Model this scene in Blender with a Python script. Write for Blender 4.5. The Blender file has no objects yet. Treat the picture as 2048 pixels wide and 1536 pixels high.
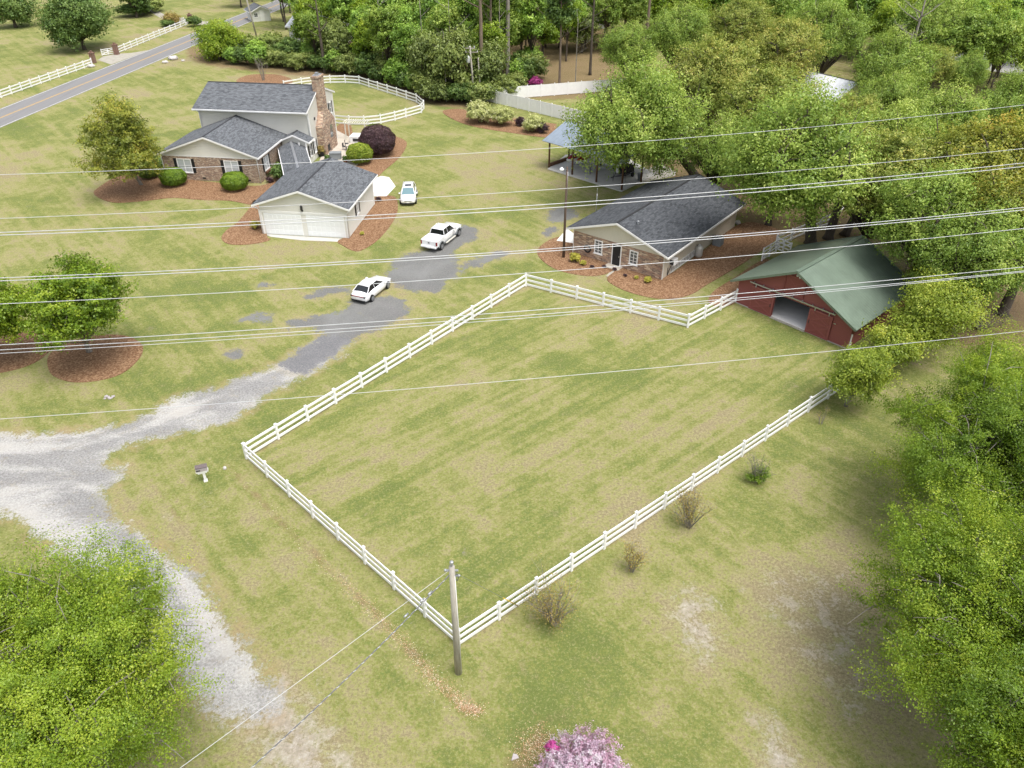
import bpy, math, random
import numpy as np
from mathutils import Vector, Matrix
R = math.radians
S = bpy.context.scene
# ------------------------------------------------------------------ camera
cd = bpy.data.cameras.new('camera'); cam = bpy.data.objects.new('camera', cd)
S.collection.objects.link(cam); S.camera = cam
CAMH = 34.0; PITCH = 34.3; FPX = 1540.0
cam.location = (0, 0, CAMH); cam.rotation_euler = (R(90-PITCH), 0, 0)
cd.sensor_width = 36; cd.lens = FPX/2048*36; cd.clip_start = .5; cd.clip_end = 6000
# ------------------------------------------------------------------ light: bright thin overcast, high veiled sun from the right
SUN_EL, SUN_AZ = 68, 135          # azimuth clockwise from +y
w = bpy.data.worlds.new('World'); S.world = w; w.use_nodes = True
nt = w.node_tree; nt.nodes.clear()
sky = nt.nodes.new('ShaderNodeTexSky'); sky.sky_type = 'NISHITA'; sky.sun_disc = False
sky.sun_elevation = R(SUN_EL); sky.sun_rotation = R(SUN_AZ)
sky.air_density = 1.0; sky.dust_density = 5.0; sky.ozone_density = .6
hs = nt.nodes.new('ShaderNodeHueSaturation'); hs.inputs['Saturation'].default_value = .42
bg = nt.nodes.new('ShaderNodeBackground'); bg.inputs[1].default_value = .15
wo = nt.nodes.new('ShaderNodeOutputWorld')
nt.links.new(sky.outputs[0], hs.inputs['Color']); nt.links.new(hs.outputs[0], bg.inputs[0]); nt.links.new(bg.outputs[0], wo.inputs[0])
sd = bpy.data.lights.new('sun', 'SUN'); sd.energy = 1.25; sd.angle = R(32); sd.color = (1, .975, .93)
sun = bpy.data.objects.new('sun', sd); S.collection.objects.link(sun)
sv = Vector((math.sin(R(SUN_AZ))*math.cos(R(SUN_EL)), math.cos(R(SUN_AZ))*math.cos(R(SUN_EL)), math.sin(R(SUN_EL))))
sun.rotation_euler = sv.to_track_quat('Z', 'Y').to_euler(); sun.location = sv*80
S.view_settings.view_transform = 'Standard'; S.view_settings.look = 'None'
S.view_settings.exposure = .80; S.view_settings.gamma = 1
S.render.engine = 'CYCLES'
S.cycles.max_bounces = 6; S.cycles.transparent_max_bounces = 8; S.cycles.transmission_bounces = 4
# ------------------------------------------------------------------ survey helper: a surveyed sight line met with the level z
_s, _c = math.sin(R(PITCH)), math.cos(R(PITCH))
def G(x, y, z=0.0):
    u = (x-1024)/FPX; v = (y-768)/FPX
    d = (u, _c-v*_s, -_s-v*_c); t = (CAMH-z)/-d[2]
    return (d[0]*t, d[1]*t)
def G3(x, y, z=0.0): a = G(x, y, z); return Vector((a[0], a[1], z))
def proj(X, Y, Z):
    zc = Y*_c+(CAMH-Z)*_s; yc = (CAMH-Z)*_c-Y*_s
    return 1024+FPX*X/zc, 768+FPX*yc/zc
rnd = random.Random(7)
# ------------------------------------------------------------------ scene helpers
COL = S.collection
def tag(o, label=None, cat=None, group=None, kind=None):
    if label: o['label'] = label
    if cat: o['category'] = cat
    if group: o['group'] = group
    if kind: o['kind'] = kind
    return o
def empty(name, loc=(0, 0, 0), rz=0, label=None, cat=None, group=None):
    o = bpy.data.objects.new(name, None); COL.objects.link(o); o.empty_display_size = .3
    o.location = loc; o.rotation_euler = (0, 0, rz); return tag(o, label, cat, group)
def copy_tree(o, parent=None):
    c = o.copy(); COL.objects.link(c); c.parent = parent
    for ch in list(o.children): copy_tree(ch, c)
    return c
class MB:
    def __init__(s): s.v = []; s.f = []; s.sm = []
    def add(s, vs, fs, smooth=False):
        n = len(s.v); s.v += [tuple(v) for v in vs]
        for f in fs: s.f.append(tuple(i+n for i in f)); s.sm.append(smooth)
        return s
    def box(s, x0, y0, z0, x1, y1, z1):
        vs = [(x0,y0,z0),(x1,y0,z0),(x1,y1,z0),(x0,y1,z0),(x0,y0,z1),(x1,y0,z1),(x1,y1,z1),(x0,y1,z1)]
        return s.add(vs, [(0,3,2,1),(4,5,6,7),(0,1,5,4),(1,2,6,5),(2,3,7,6),(3,0,4,7)])
    def beam(s, p, q, wd, h):          # box along p->q, width wd sideways, height h
        p = Vector(p); q = Vector(q); d = (q-p).normalized()
        up = Vector((0, 0, 1)) if abs(d.z) < .95 else Vector((0, 1, 0))
        r = d.cross(up).normalized(); u = r.cross(d).normalized()
        vs = []
        for e in (p, q):
            for a, b in ((-1,-1),(1,-1),(1,1),(-1,1)): vs.append(e+r*a*wd/2+u*b*h/2)
        return s.add(vs, [(0,1,2,3),(7,6,5,4),(0,4,5,1),(1,5,6,2),(2,6,7,3),(3,7,4,0)])
    def prism(s, poly, axis, a, b):    # poly 2D, extruded on axis between a,b  ('y': (x,z); 'x': (y,z); 'z': (x,y))
        def m(p, t): return (p[0], t, p[1]) if axis == 'y' else (t, p[0], p[1]) if axis == 'x' else (p[0], p[1], t)
        n = len(poly); vs = [m(p, a) for p in poly]+[m(p, b) for p in poly]
        fs = [tuple(range(n)), tuple(range(2*n-1, n-1, -1))]+[(i, i+n, (i+1)%n+n, (i+1)%n) for i in range(n)]
        return s.add(vs, fs)
    def slab(s, quad, t):              # quad of 3D points (ccw seen from above), thickness t downwards
        q = [Vector(p) for p in quad]; lo = [p-Vector((0, 0, t)) for p in q]; n = len(q)
        fs = [tuple(range(n)), tuple(range(2*n-1, n-1, -1))]+[(i, i+n, (i+1)%n+n, (i+1)%n) for i in range(n)]
        return s.add(q+lo, fs)
    def tube(s, pts, rad, n=7, cap=True):
        pts = [Vector(p) for p in pts]; k = len(pts)
        if not hasattr(rad, '__len__'): rad = [rad]*k
        vs = []; ref = None
        for i, p in enumerate(pts):
            d = (pts[min(i+1, k-1)]-pts[max(i-1, 0)])
            d = d.normalized() if d.length > 1e-9 else Vector((0, 0, 1))
            if ref is None: ref = Vector((1, 0, 0)) if abs(d.x) < .9 else Vector((0, 1, 0))
            a = (ref-d*ref.dot(d)).normalized(); b = d.cross(a); ref = a
            for j in range(n):
                t = 2*math.pi*j/n; vs.append(p+(a*math.cos(t)+b*math.sin(t))*rad[i])
        fs = [(i*n+j, i*n+(j+1)%n, (i+1)*n+(j+1)%n, (i+1)*n+j) for i in range(k-1) for j in range(n)]
        if cap: fs += [tuple(range(n-1, -1, -1)), tuple((k-1)*n+j for j in range(n))]
        return s.add(vs, fs, True)
    def lathe(s, prof, n=16, c=(0, 0, 0)):   # (r,z) profile about z
        vs = []
        for r_, z in prof:
            for j in range(n): t = 2*math.pi*j/n; vs.append((c[0]+r_*math.cos(t), c[1]+r_*math.sin(t), c[2]+z))
        k = len(prof)
        fs = [(i*n+j, i*n+(j+1)%n, (i+1)*n+(j+1)%n, (i+1)*n+j) for i in range(k-1) for j in range(n)]
        fs += [tuple(range(n-1, -1, -1)), tuple((k-1)*n+j for j in range(n))]
        return s.add(vs, fs, True)
    def disc_x(s, c, r_, wdt, n=18):         # cylinder with axis y
        vs = []
        for sy in (-wdt/2, wdt/2):
            for j in range(n): t = 2*math.pi*j/n; vs.append((c[0]+r_*math.cos(t), c[1]+sy, c[2]+r_*math.sin(t)))
        fs = [(j, (j+1)%n, n+(j+1)%n, n+j) for j in range(n)]+[tuple(range(n-1, -1, -1)), tuple(range(n, 2*n))]
        return s.add(vs, fs, False)
    def ico(s, c, r_, squash=1, seed=0, jit=.12, n=10):
        rr = random.Random(seed); vs = []; fs = []
        for i in range(1, n//2):
            ph = math.pi*i/(n//2)
            for j in range(n):
                t = 2*math.pi*j/n; k = r_*(1+rr.uniform(-jit, jit))
                vs.append((c[0]+k*math.sin(ph)*math.cos(t), c[1]+k*math.sin(ph)*math.sin(t), c[2]+k*math.cos(ph)*squash))
        m = n//2-1
        fs = [(i*n+j, (i+1)*n+j, (i+1)*n+(j+1)%n, i*n+(j+1)%n) for i in range(m-1) for j in range(n)]
        fs += [tuple(range(n)), tuple((m-1)*n+j for j in range(n-1, -1, -1))]
        return s.add(vs, fs, True)
    def build(s, name, mat, parent=None, label=None):
        me = bpy.data.meshes.new(name); me.from_pydata(s.v, [], s.f); me.update()
        uv = me.uv_layers.new(name='UVMap'); nl = len(me.loops); co = np.empty(nl*2, np.float32)
        Z = Vector((0, 0, 1))
        for p in me.polygons:
            nn = p.normal
            if abs(nn.z) > .97: t = Vector((1, 0, 0)); b = Vector((0, 1, 0))
            else: t = Z.cross(nn).normalized(); b = nn.cross(t)
            for li in p.loop_indices:
                v = me.vertices[me.loops[li].vertex_index].co; co[2*li] = v.dot(t); co[2*li+1] = v.dot(b)
        uv.data.foreach_set('uv', co)
        me.polygons.foreach_set('use_smooth', s.sm)
        me.materials.append(mat)
        o = bpy.data.objects.new(name, me); COL.objects.link(o); o.parent = parent
        if label: o['label'] = label
        return o
# ------------------------------------------------------------------ materials
MATS = {}
class NT:
    def __init__(s, name):
        s.m = bpy.data.materials.new(name); s.m.use_nodes = True; s.t = s.m.node_tree; s.t.nodes.clear()
        s.out = s.t.nodes.new('ShaderNodeOutputMaterial'); s.x = 0
    def n(s, ty, **kw):
        nd = s.t.nodes.new(ty)
        for k, v in kw.items():
            if k.startswith('i_'):
                key = k[2:].replace('_', ' ')
                nd.inputs[int(key) if key.isdigit() else key].default_value = v
            else: setattr(nd, k, v)
        return nd
    def l(s, a, b): s.t.links.new(a, b)
    def tex(s, kind='Object'): return s.n('ShaderNodeTexCoord').outputs[kind]
    def uv(s): return s.tex('UV')
    def noise(s, vec, scale, detail=4, rough=.55, dist=0):
        nd = s.n('ShaderNodeTexNoise', i_Scale=scale, i_Detail=detail, i_Roughness=rough, i_Distortion=dist); s.l(vec, nd.inputs['Vector']); return nd.outputs['Fac']
    def map(s, vec, scale=(1,1,1), rot=(0,0,0), loc=(0,0,0)):
        nd = s.n('ShaderNodeMapping'); nd.inputs['Scale'].default_value = scale; nd.inputs['Rotation'].default_value = rot; nd.inputs['Location'].default_value = loc
        s.l(vec, nd.inputs['Vector']); return nd.outputs[0]
    def mapd(s, vec, along, across, deg):     # stretched texture lying along world direction deg
        return s.map(s.map(vec, rot=(0, 0, -R(deg))), (along, across, 1))
    def ramp(s, fac, stops, interp='LINEAR'):
        nd = s.n('ShaderNodeValToRGB'); cr = nd.color_ramp; cr.interpolation = interp
        while len(cr.elements) < len(stops): cr.elements.new(.5)
        for e, (p, c) in zip(cr.elements, stops): e.position = p; e.color = (*c, 1) if len(c) == 3 else c
        s.l(fac, nd.inputs[0]); return nd.outputs[0]
    def mix(s, fac, a, b, mode='MIX'):
        nd = s.n('ShaderNodeMix', data_type='RGBA', blend_type=mode)
        for v, i in ((fac, 0), (a, 6), (b, 7)):
            if isinstance(v, (int, float)): nd.inputs[i].default_value = v
            elif isinstance(v, tuple): nd.inputs[i].default_value = (*v, 1) if len(v) == 3 else v
            else: s.l(v, nd.inputs[i])
        return nd.outputs[2]
    def math(s, op, a, b=0.0, c=None, clamp=False):
        nd = s.n('ShaderNodeMath', operation=op, use_clamp=clamp)
        for i, v in enumerate((a, b, c)):
            if v is None: continue
            if isinstance(v, (int, float)): nd.inputs[i].default_value = v
            else: s.l(v, nd.inputs[i])
        return nd.outputs[0]
    def step(s, v, a, b):
        nd = s.n('ShaderNodeMapRange', interpolation_type='SMOOTHSTEP'); s.l(v, nd.inputs[0]); nd.inputs[1].default_value = a; nd.inputs[2].default_value = b; return nd.outputs[0]
    def pbr(s, col, rough=.8, spec=.3, metal=0, bump=None, bs=.3, bd=.02):
        b = s.n('ShaderNodeBsdfPrincipled', i_Roughness=rough if isinstance(rough, (int, float)) else .8, i_Metallic=metal)
        b.inputs['Specular IOR Level'].default_value = spec
        if not isinstance(rough, (int, float)): s.l(rough, b.inputs['Roughness'])
        if isinstance(col, tuple): b.inputs['Base Color'].default_value = (*col, 1)
        else: s.l(col, b.inputs['Base Color'])
        if bump is not None:
            bp = s.n('ShaderNodeBump', i_Strength=bs, i_Distance=bd); s.l(bump, bp.inputs['Height']); s.l(bp.outputs[0], b.inputs['Normal'])
        s.l(b.outputs[0], s.out.inputs[0]); MATS[s.m.name] = s.m; return s.m
def paint(name, col, rough=.6, spec=.3, var=.12, metal=0, scale=1.5):
    t = NT(name); o = t.tex(); n = t.noise(o, scale, 5, .65); n2 = t.noise(o, scale*9, 3)
    lo = tuple(c*(1-var) for c in col); hi = tuple(min(1, c*(1+var*.6)) for c in col)
    c = t.ramp(n, [(.3, lo), (.7, hi)]); c = t.mix(var*.7, c, t.ramp(n2, [(.35, lo), (.65, hi)]))
    return t.pbr(c, rough, spec, metal)
def m_brick(name, cols, mortar, sx=.42, sy=.15, rough=.9):
    t = NT(name); u = t.uv()
    b = t.n('ShaderNodeTexBrick', offset=.5, i_Scale=1.0, i_Mortar_Size=.012, i_Bias=0.0)
    b.inputs['Brick Width'].default_value = sx; b.inputs['Row Height'].default_value = sy
    b.inputs['Color1'].default_value = (0, 0, 0, 1); b.inputs['Color2'].default_value = (1, 1, 1, 1); b.inputs['Mortar'].default_value = (.5, .5, .5, 1)
    t.l(u, b.inputs['Vector'])
    n = t.noise(t.map(u, (1, 1.6, 1)), 1.7, 5, .75); n1 = t.noise(t.map(u, (1/sx*.5, 1/sy*.5, 1)), 1.1, 2, .9)
    v = t.math('ADD', t.math('MULTIPLY', b.outputs['Color'], .55), t.math('ADD', t.math('MULTIPLY', n, .25), t.math('MULTIPLY', n1, .40)), clamp=True)
    k = len(cols); c = t.ramp(v, [(.2+.62*i/(k-1), cols[i]) for i in range(k)])
    c = t.mix(t.math('MULTIPLY', b.outputs['Fac'], .8), c, mortar)
    return t.pbr(c, rough, .2, bump=t.math('SUBTRACT', 1.0, b.outputs['Fac']), bs=.5, bd=.02)
m_brick('brick', [(.09,.05,.04), (.27,.165,.115), (.40,.28,.20), (.16,.11,.09), (.56,.45,.34)], (.42,.37,.31), .24, .095)
m_brick('stone_brick', [(.07,.045,.04), (.30,.175,.125), (.44,.30,.21), (.17,.12,.10), (.60,.47,.34)], (.38,.33,.27), .42, .13)
m_brick('gate_brick', [(.12,.05,.035), (.22,.10,.07), (.16,.09,.07)], (.3,.26,.22), .24, .09)
def m_shingle(name, dark, light):
    t = NT(name); u = t.uv()
    b = t.n('ShaderNodeTexBrick', offset=.37, i_Scale=1.0, i_Mortar_Size=.01)
    b.inputs['Brick Width'].default_value = .42; b.inputs['Row Height'].default_value = .165
    b.inputs['Color1'].default_value = (0, 0, 0, 1); b.inputs['Color2'].default_value = (1, 1, 1, 1); b.inputs['Mortar'].default_value = (.0, .0, .0, 1)
    t.l(u, b.inputs['Vector'])
    big = t.noise(u, .5, 4, .6); mid = t.noise(t.map(u, (1, 3.2, 1)), 3.2, 5, .78); g = t.noise(u, 38, 2, .7)
    v = t.math('ADD', t.math('MULTIPLY', b.outputs['Color'], .55), t.math('ADD', t.math('MULTIPLY', mid, .42), t.math('MULTIPLY', g, .25)))
    c = t.ramp(v, [(.28, dark), (.55, tuple((a+b_)/2 for a, b_ in zip(dark, light))), (.86, light)])
    c = t.mix(t.math('MULTIPLY', t.step(big, .35, .7), .12), c, tuple(x*1.5 for x in light))
    return t.pbr(c, .93, .2, bump=b.outputs['Color'], bs=.6, bd=.015)
m_shingle('shingle', (.058,.063,.070), (.150,.160,.172))
m_shingle('shingle_dark', (.036,.039,.044), (.095,.102,.112))
def m_siding(name, col, pitch=.2, vert=False):
    t = NT(name); u = t.uv(); sp = t.n('ShaderNodeSeparateXYZ'); t.l(u, sp.inputs[0])
    f = t.math('FRACT', t.math('MULTIPLY', sp.outputs[0 if vert else 1], 1/pitch))
    if vert: h = t.math('GREATER_THAN', f, .1)
    else: h = t.math('SUBTRACT', 1.0, f)
    line = t.step(f, .80, 1.0) if not vert else t.math('SUBTRACT', 1.0, t.step(f, .02, .14))
    n = t.noise(u, .8, 5, .7)
    c = t.ramp(n, [(.3, tuple(x*.93 for x in col)), (.7, col)])
    c = t.mix(t.math('MULTIPLY', line, .25), c, tuple(x*.55 for x in col))
    return t.pbr(c, .62, .3, bump=h, bs=.7, bd=.03)
m_siding('siding', (.70,.69,.635)); m_siding('siding_batten', (.60,.58,.49), .3, True); m_siding('siding_tan', (.56,.52,.43), .4, True)
m_siding('siding_white', (.74,.74,.71), .2); m_siding('red_board', (.25,.078,.070), .2)
m_siding('red_batten', (.23,.070,.062), .22, True)
paint('white_paint', (.80,.80,.79), .5, .35, .06); paint('white_metal', (.78,.79,.80), .45, .4, .06)
paint('vinyl_white', (.82,.82,.82), .45, .35, .05); paint('black_paint', (.022,.023,.025), .5, .3, .2)
paint('garage_white', (.80,.82,.83), .4, .4, .04)
paint('dark_metal', (.05,.05,.055), .5, .5, .2, .4); paint('galv', (.42,.43,.45), .4, .5, .15, .7)
paint('concrete', (.50,.49,.46), .9, .2, .12, 0, .8); paint('concrete_white', (.74,.73,.70), .9, .2, .08, 0, .6)
paint('patio_stone', (.50,.45,.38), .9, .2, .18, 0, 1.3); paint('old_concrete', (.36,.34,.29), .95, .2, .25, 0, 1.1)
paint('tank_steel', (.50,.50,.47), .5, .5, .12, .3); paint('red_plastic', (.30,.02,.02), .3, .5, .15)
paint('grey_plastic', (.16,.17,.18), .6, .3, .15); paint('orange_red', (.42,.10,.035), .6, .3, .35, 0, 4)
paint('rubber', (.018,.018,.019), .8, .3, .2); paint('alloy', (.45,.46,.48), .35, .6, .1, .8)
paint('terracotta', (.32,.12,.07), .8, .2, .2); paint('rock', (.55,.52,.50), .95, .2, .3, 0, 3)
paint('grey_furn', (.22,.24,.25), .7, .3, .15); paint('mail_wood', (.42,.38,.38), .85, .2, .2, 0, 5)
paint('mail_dark', (.16,.13,.13), .9, .2, .3, 0, 7); paint('cream_fab', (.7,.68,.6), .8, .2, .1)
paint('insulator', (.62,.64,.66), .3, .5, .1); paint('wire_alu', (.50,.51,.53), .45, .5, .05, .2)
paint('wire_black', (.13,.13,.14), .6, .4, .2); paint('guard_yellow', (.5,.36,.06), .6, .3, .2)
paint('mulch_edge', (.10,.05,.03), .95, .1, .3, 0, 4); paint('brown_roof', (.24,.17,.13), .9, .2, .2)
paint('olive_mesh', (.42,.38,.12), .8, .2, .2)
def m_car(name, col, rough=.18):
    t = NT(name); o = t.tex(); n = t.noise(o, 2.0, 3)
    b = t.n('ShaderNodeBsdfPrincipled', i_Roughness=rough); b.inputs['Coat Weight'].default_value = .6; b.inputs['Coat Roughness'].default_value = .05
    t.l(t.ramp(n, [(.3, tuple(c*.96 for c in col)), (.7, col)]), b.inputs['Base Color']); t.l(b.outputs[0], t.out.inputs[0]); MATS[name] = t.m
m_car('car_white', (.80,.80,.81)); m_car('car_glass', (.012,.014,.016), .06); m_car('glass_blue', (.10,.20,.23), .1)
m_car('tail_red', (.22,.012,.015), .2); m_car('lamp_clear', (.55,.57,.6), .1); m_car('window_pane', (.10,.11,.12), .12); m_car('pane_white', (.50,.53,.55), .2)
def m_wood(name, a, b):
    t = NT(name); o = t.tex(); n = t.noise(t.map(o, (6, 6, .7)), 1.6, 6, .7); n2 = t.noise(o, .5, 3)
    c = t.ramp(n, [(.3, a), (.7, b)]); c = t.mix(t.math('MULTIPLY', n2, .4), c, tuple(x*.7 for x in a))
    return t.pbr(c, .9, .15, bump=n, bs=.4, bd=.02)
m_wood('pole_grey', (.28,.26,.22), (.54,.51,.45)); m_wood('pole_brown', (.085,.06,.045), (.17,.125,.10)); m_wood('post_wood', (.10,.05,.03), (.22,.13,.08))
m_wood('bark', (.055,.045,.035), (.16,.135,.11)); m_wood('bark_pale', (.17,.15,.125), (.38,.35,.31)); m_wood('bark_pine', (.13,.095,.07), (.30,.24,.19))
def m_roof_metal(name, col, rough, pitch):
    t = NT(name); u = t.uv(); sp = t.n('ShaderNodeSeparateXYZ'); t.l(u, sp.inputs[0])
    f = t.math('FRACT', t.math('MULTIPLY', sp.outputs[0], 1/pitch)); rib = t.math('SUBTRACT', 1.0, t.step(t.math('ABSOLUTE', t.math('SUBTRACT', f, .5)), .04, .12))
    n = t.noise(u, .45, 5, .6, .6); n2 = t.noise(t.map(u, (4, .5, 1)), 2, 5, .7)
    c = t.ramp(n, [(.32, tuple(x*.72 for x in col)), (.62, tuple(x*1.1 for x in col))]); c = t.mix(.3, c, t.ramp(n2, [(.3, tuple(x*.6 for x in col)), (.7, tuple(x*1.3 for x in col))]))
    c = t.mix(t.math('MULTIPLY', rib, .25), c, tuple(x*.45 for x in col))
    rr = t.math('ADD', t.math('MULTIPLY', n, .25), rough-.12)
    return t.pbr(c, rr, .5, .1, bump=rib, bs=.6, bd=.04)
m_roof_metal('green_metal', (.160,.212,.165), .38, .30); m_roof_metal('blue_metal', (.24,.29,.35), .42, .6); m_roof_metal('white_roof', (.72,.74,.77), .5, .6)
def m_asphalt():
    t = NT('asphalt'); o = t.tex(); n = t.noise(o, .25, 4); g = t.noise(o, 9, 5, .8); st = t.noise(t.map(o, (.9, .05, 1), (0, 0, R(-7.5))), 1.4, 3)
    c = t.ramp(g, [(.3, (.155,.155,.158)), (.7, (.235,.233,.232))]); c = t.mix(t.math('MULTIPLY', n, .35), c, (.24,.235,.23)); c = t.mix(t.math('MULTIPLY', t.step(st, .45, .7), .18), c, (.10,.10,.105))
    t.pbr(c, .9, .25, bump=g, bs=.2, bd=.01)
m_asphalt()
def m_mark(name, col):
    t = NT(name); o = t.tex(); n = t.noise(o, 1.6, 5, .8); c = t.mix(t.step(n, .42, .75), col, (.24,.235,.225)); t.pbr(c, .8, .2)
m_mark('mark_white', (.58,.58,.56)); m_mark('mark_yellow', (.55,.34,.08))
def m_mulch():
    t = NT('mulch'); o = t.tex(); g = t.noise(t.map(o, (1, 1, 1)), 7, 7, .85, .8); b = t.noise(o, .5, 4, .6)
    f = t.noise(t.map(o, (3, .8, 1), (0, 0, .7)), 5, 5, .8)
    c = t.ramp(g, [(.28, (.10,.055,.032)), (.5, (.225,.125,.068)), (.72, (.36,.235,.145))])
    c = t.mix(t.math('MULTIPLY', t.step(b, .4, .7), .45), c, (.18,.095,.052)); g2 = t.noise(o, 7, 1.5, .6); c = t.mix(t.math('MULTIPLY', t.step(g2, .5, .68), .55), c, (.42,.29,.18)); c = t.mix(t.math('MULTIPLY', t.step(g2, .48, .3), .55), c, (.07,.038,.022))
    t.pbr(c, .95, .1, bump=g, bs=.9, bd=.05)
m_mulch()
LEAFK = 1.85
def m_leaf(name, stops, trans=.3):
    t = NT(name); a = t.n('ShaderNodeAttribute', attribute_name='tint', attribute_type='GEOMETRY')
    oi = t.n('ShaderNodeObjectInfo')
    v = t.math('ADD', a.outputs['Fac'], t.math('MULTIPLY', t.math('SUBTRACT', oi.outputs['Random'], .5), .16))
    kk = LEAFK*{'leaf_red': 1.3, 'leaf_oak': 1.45, 'leaf_oakyellow': 1.22, 'leaf_cream': 1.15, 'leaf_wood': 1.6, 'leaf_under': 1.65, 'leaf_dark': 1.35, 'leaf_autumn': 1.2, 'leaf_lemon': 1.5, 'leaf_bright': 1.08}.get(name, 1); trans += .11; stops = [tuple(min(.8, x*kk) for x in s_) for s_ in stops]
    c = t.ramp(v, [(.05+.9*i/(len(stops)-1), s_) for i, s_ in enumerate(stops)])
    d = t.n('ShaderNodeBsdfDiffuse'); tr = t.n('ShaderNodeBsdfTranslucent'); gl = t.n('ShaderNodeBsdfGlossy', i_Roughness=.45)
    mx = t.n('ShaderNodeMixShader'); mx.inputs[0].default_value = trans; m2 = t.n('ShaderNodeMixShader'); m2.inputs[0].default_value = .05
    t.l(c, d.inputs[0]); t.l(t.mix(.5, c, (.22,.26,.03)), tr.inputs[0]); gl.inputs[0].default_value = (.5,.5,.45,1)
    t.l(d.outputs[0], mx.inputs[1]); t.l(tr.outputs[0], mx.inputs[2]); t.l(mx.outputs[0], m2.inputs[1]); t.l(gl.outputs[0], m2.inputs[2]); t.l(m2.outputs[0], t.out.inputs[0])
    MATS[name] = t.m
m_leaf('leaf_bright', [(.046,.090,.008), (.098,.162,.012), (.170,.236,.018), (.280,.318,.036)], .35)
m_leaf('leaf_mid', [(.045,.080,.014), (.085,.140,.022), (.140,.195,.030), (.220,.255,.050)], .3)
m_leaf('leaf_oak', [(.050,.088,.016), (.095,.145,.024), (.155,.205,.038), (.240,.270,.068)], .3)
m_leaf('leaf_oakyellow', [(.065,.095,.018), (.125,.160,.030), (.205,.222,.048), (.310,.255,.072)], .3)
m_leaf('leaf_autumn', [(.060,.085,.015), (.130,.150,.022), (.215,.215,.035), (.310,.205,.040)], .3)
m_leaf('leaf_dark', [(.020,.040,.012), (.040,.072,.018), (.070,.110,.026), (.110,.150,.040)], .2)
m_leaf('leaf_under', [(.028,.042,.014), (.060,.080,.022), (.100,.125,.032), (.150,.165,.055)], .25)
m_leaf('leaf_wood', [(.040,.075,.015), (.080,.140,.024), (.130,.205,.032), (.200,.270,.050)], .35)
m_leaf('leaf_box', [(.055,.105,.010), (.090,.155,.014), (.130,.200,.018), (.190,.250,.028)], .25)
m_leaf('leaf_purple', [(.018,.010,.014), (.040,.020,.028), (.065,.035,.045), (.100,.060,.060)], .15)
m_leaf('leaf_cream', [(.130,.150,.045), (.280,.300,.110), (.430,.430,.190), (.560,.540,.290)], .25)
m_leaf('leaf_yellow', [(.120,.130,.015), (.240,.230,.030), (.380,.340,.060), (.500,.440,.100)], .3)
m_leaf('leaf_red', [(.110,.080,.030), (.160,.120,.040), (.200,.140,.045), (.190,.190,.045)], .3)
m_leaf('flower_pink', [(.270,.150,.215), (.380,.235,.325), (.480,.345,.430), (.560,.460,.510)], .3)
m_leaf('flower_magenta', [(.200,.020,.120), (.330,.040,.200), (.420,.070,.260), (.500,.120,.320)], .3)
m_leaf('leaf_lemon', [(.050,.080,.010), (.098,.135,.016), (.160,.195,.025), (.240,.240,.036)], .35)
m_leaf('leaf_tuft', [(.10,.13,.03), (.20,.21,.06), (.30,.27,.11), (.40,.34,.18)], .2)
m_leaf('leaf_litter', [(.120,.060,.030), (.260,.140,.075), (.420,.270,.170), (.600,.470,.350)], .1)
# ------------------------------------------------------------------ ground
def smooth_poly(P, k=5):
    n = len(P); out = []
    for i in range(n):
        p0, p1, p2, p3 = (np.array(P[(i+j-1) % n], float) for j in range(4))
        for s_ in range(k):
            t = s_/k; out.append(.5*((2*p1)+(-p0+p2)*t+(2*p0-5*p1+4*p2-p3)*t*t+(-p0+3*p1-3*p2+p3)*t**3))
    return np.array(out)
def world_poly(px, smooth=True, k=5):
    P = [G(*p) for p in px]; return smooth_poly(P, k) if smooth else np.array(P, float)
def sdist(P, X, Y):                     # signed distance, inside positive
    d = np.full(X.shape, 1e9); ins = np.zeros(X.shape, bool); n = len(P)
    for i in range(n):
        a = P[i]; b = P[(i+1) % n]; e = b-a; L = max((e**2).sum(), 1e-9)
        t = np.clip(((X-a[0])*e[0]+(Y-a[1])*e[1])/L, 0, 1)
        d = np.minimum(d, np.hypot(X-a[0]-t*e[0], Y-a[1]-t*e[1]))
        c = ((a[1] > Y) != (b[1] > Y))
        with np.errstate(divide='ignore', invalid='ignore'):
            xi = a[0]+(Y-a[1])*e[0]/(e[1] if abs(e[1]) > 1e-12 else 1e-12)
        ins ^= c & (X < xi)
    return np.where(ins, d, -d)
def ldist(P, X, Y):
    d = np.full(X.shape, 1e9)
    for i in range(len(P)-1):
        a = np.array(P[i]); b = np.array(P[i+1]); e = b-a; L = max((e**2).sum(), 1e-9)
        t = np.clip(((X-a[0])*e[0]+(Y-a[1])*e[1])/L, 0, 1); d = np.minimum(d, np.hypot(X-a[0]-t*e[0], Y-a[1]-t*e[1]))
    return d
GRAV = world_poly([(-300,865),(0,869),(110,866),(200,857),(290,832),(350,795),(420,780),(470,760),(540,735),(600,700),(650,668),(700,672),(690,700),(640,738),(600,757),(520,800),(480,832),(430,852),(330,872),(262,890),(222,908),(215,928),(250,945),(205,990),(240,1045),(300,1082),(330,1118),(385,1138),(412,1180),(440,1240),(492,1300),(535,1360),(560,1410),(500,1440),(430,1420),(380,1390),(330,1320),(230,1230),(140,1130),(60,1060),(0,1030),(-300,1010)])
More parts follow.
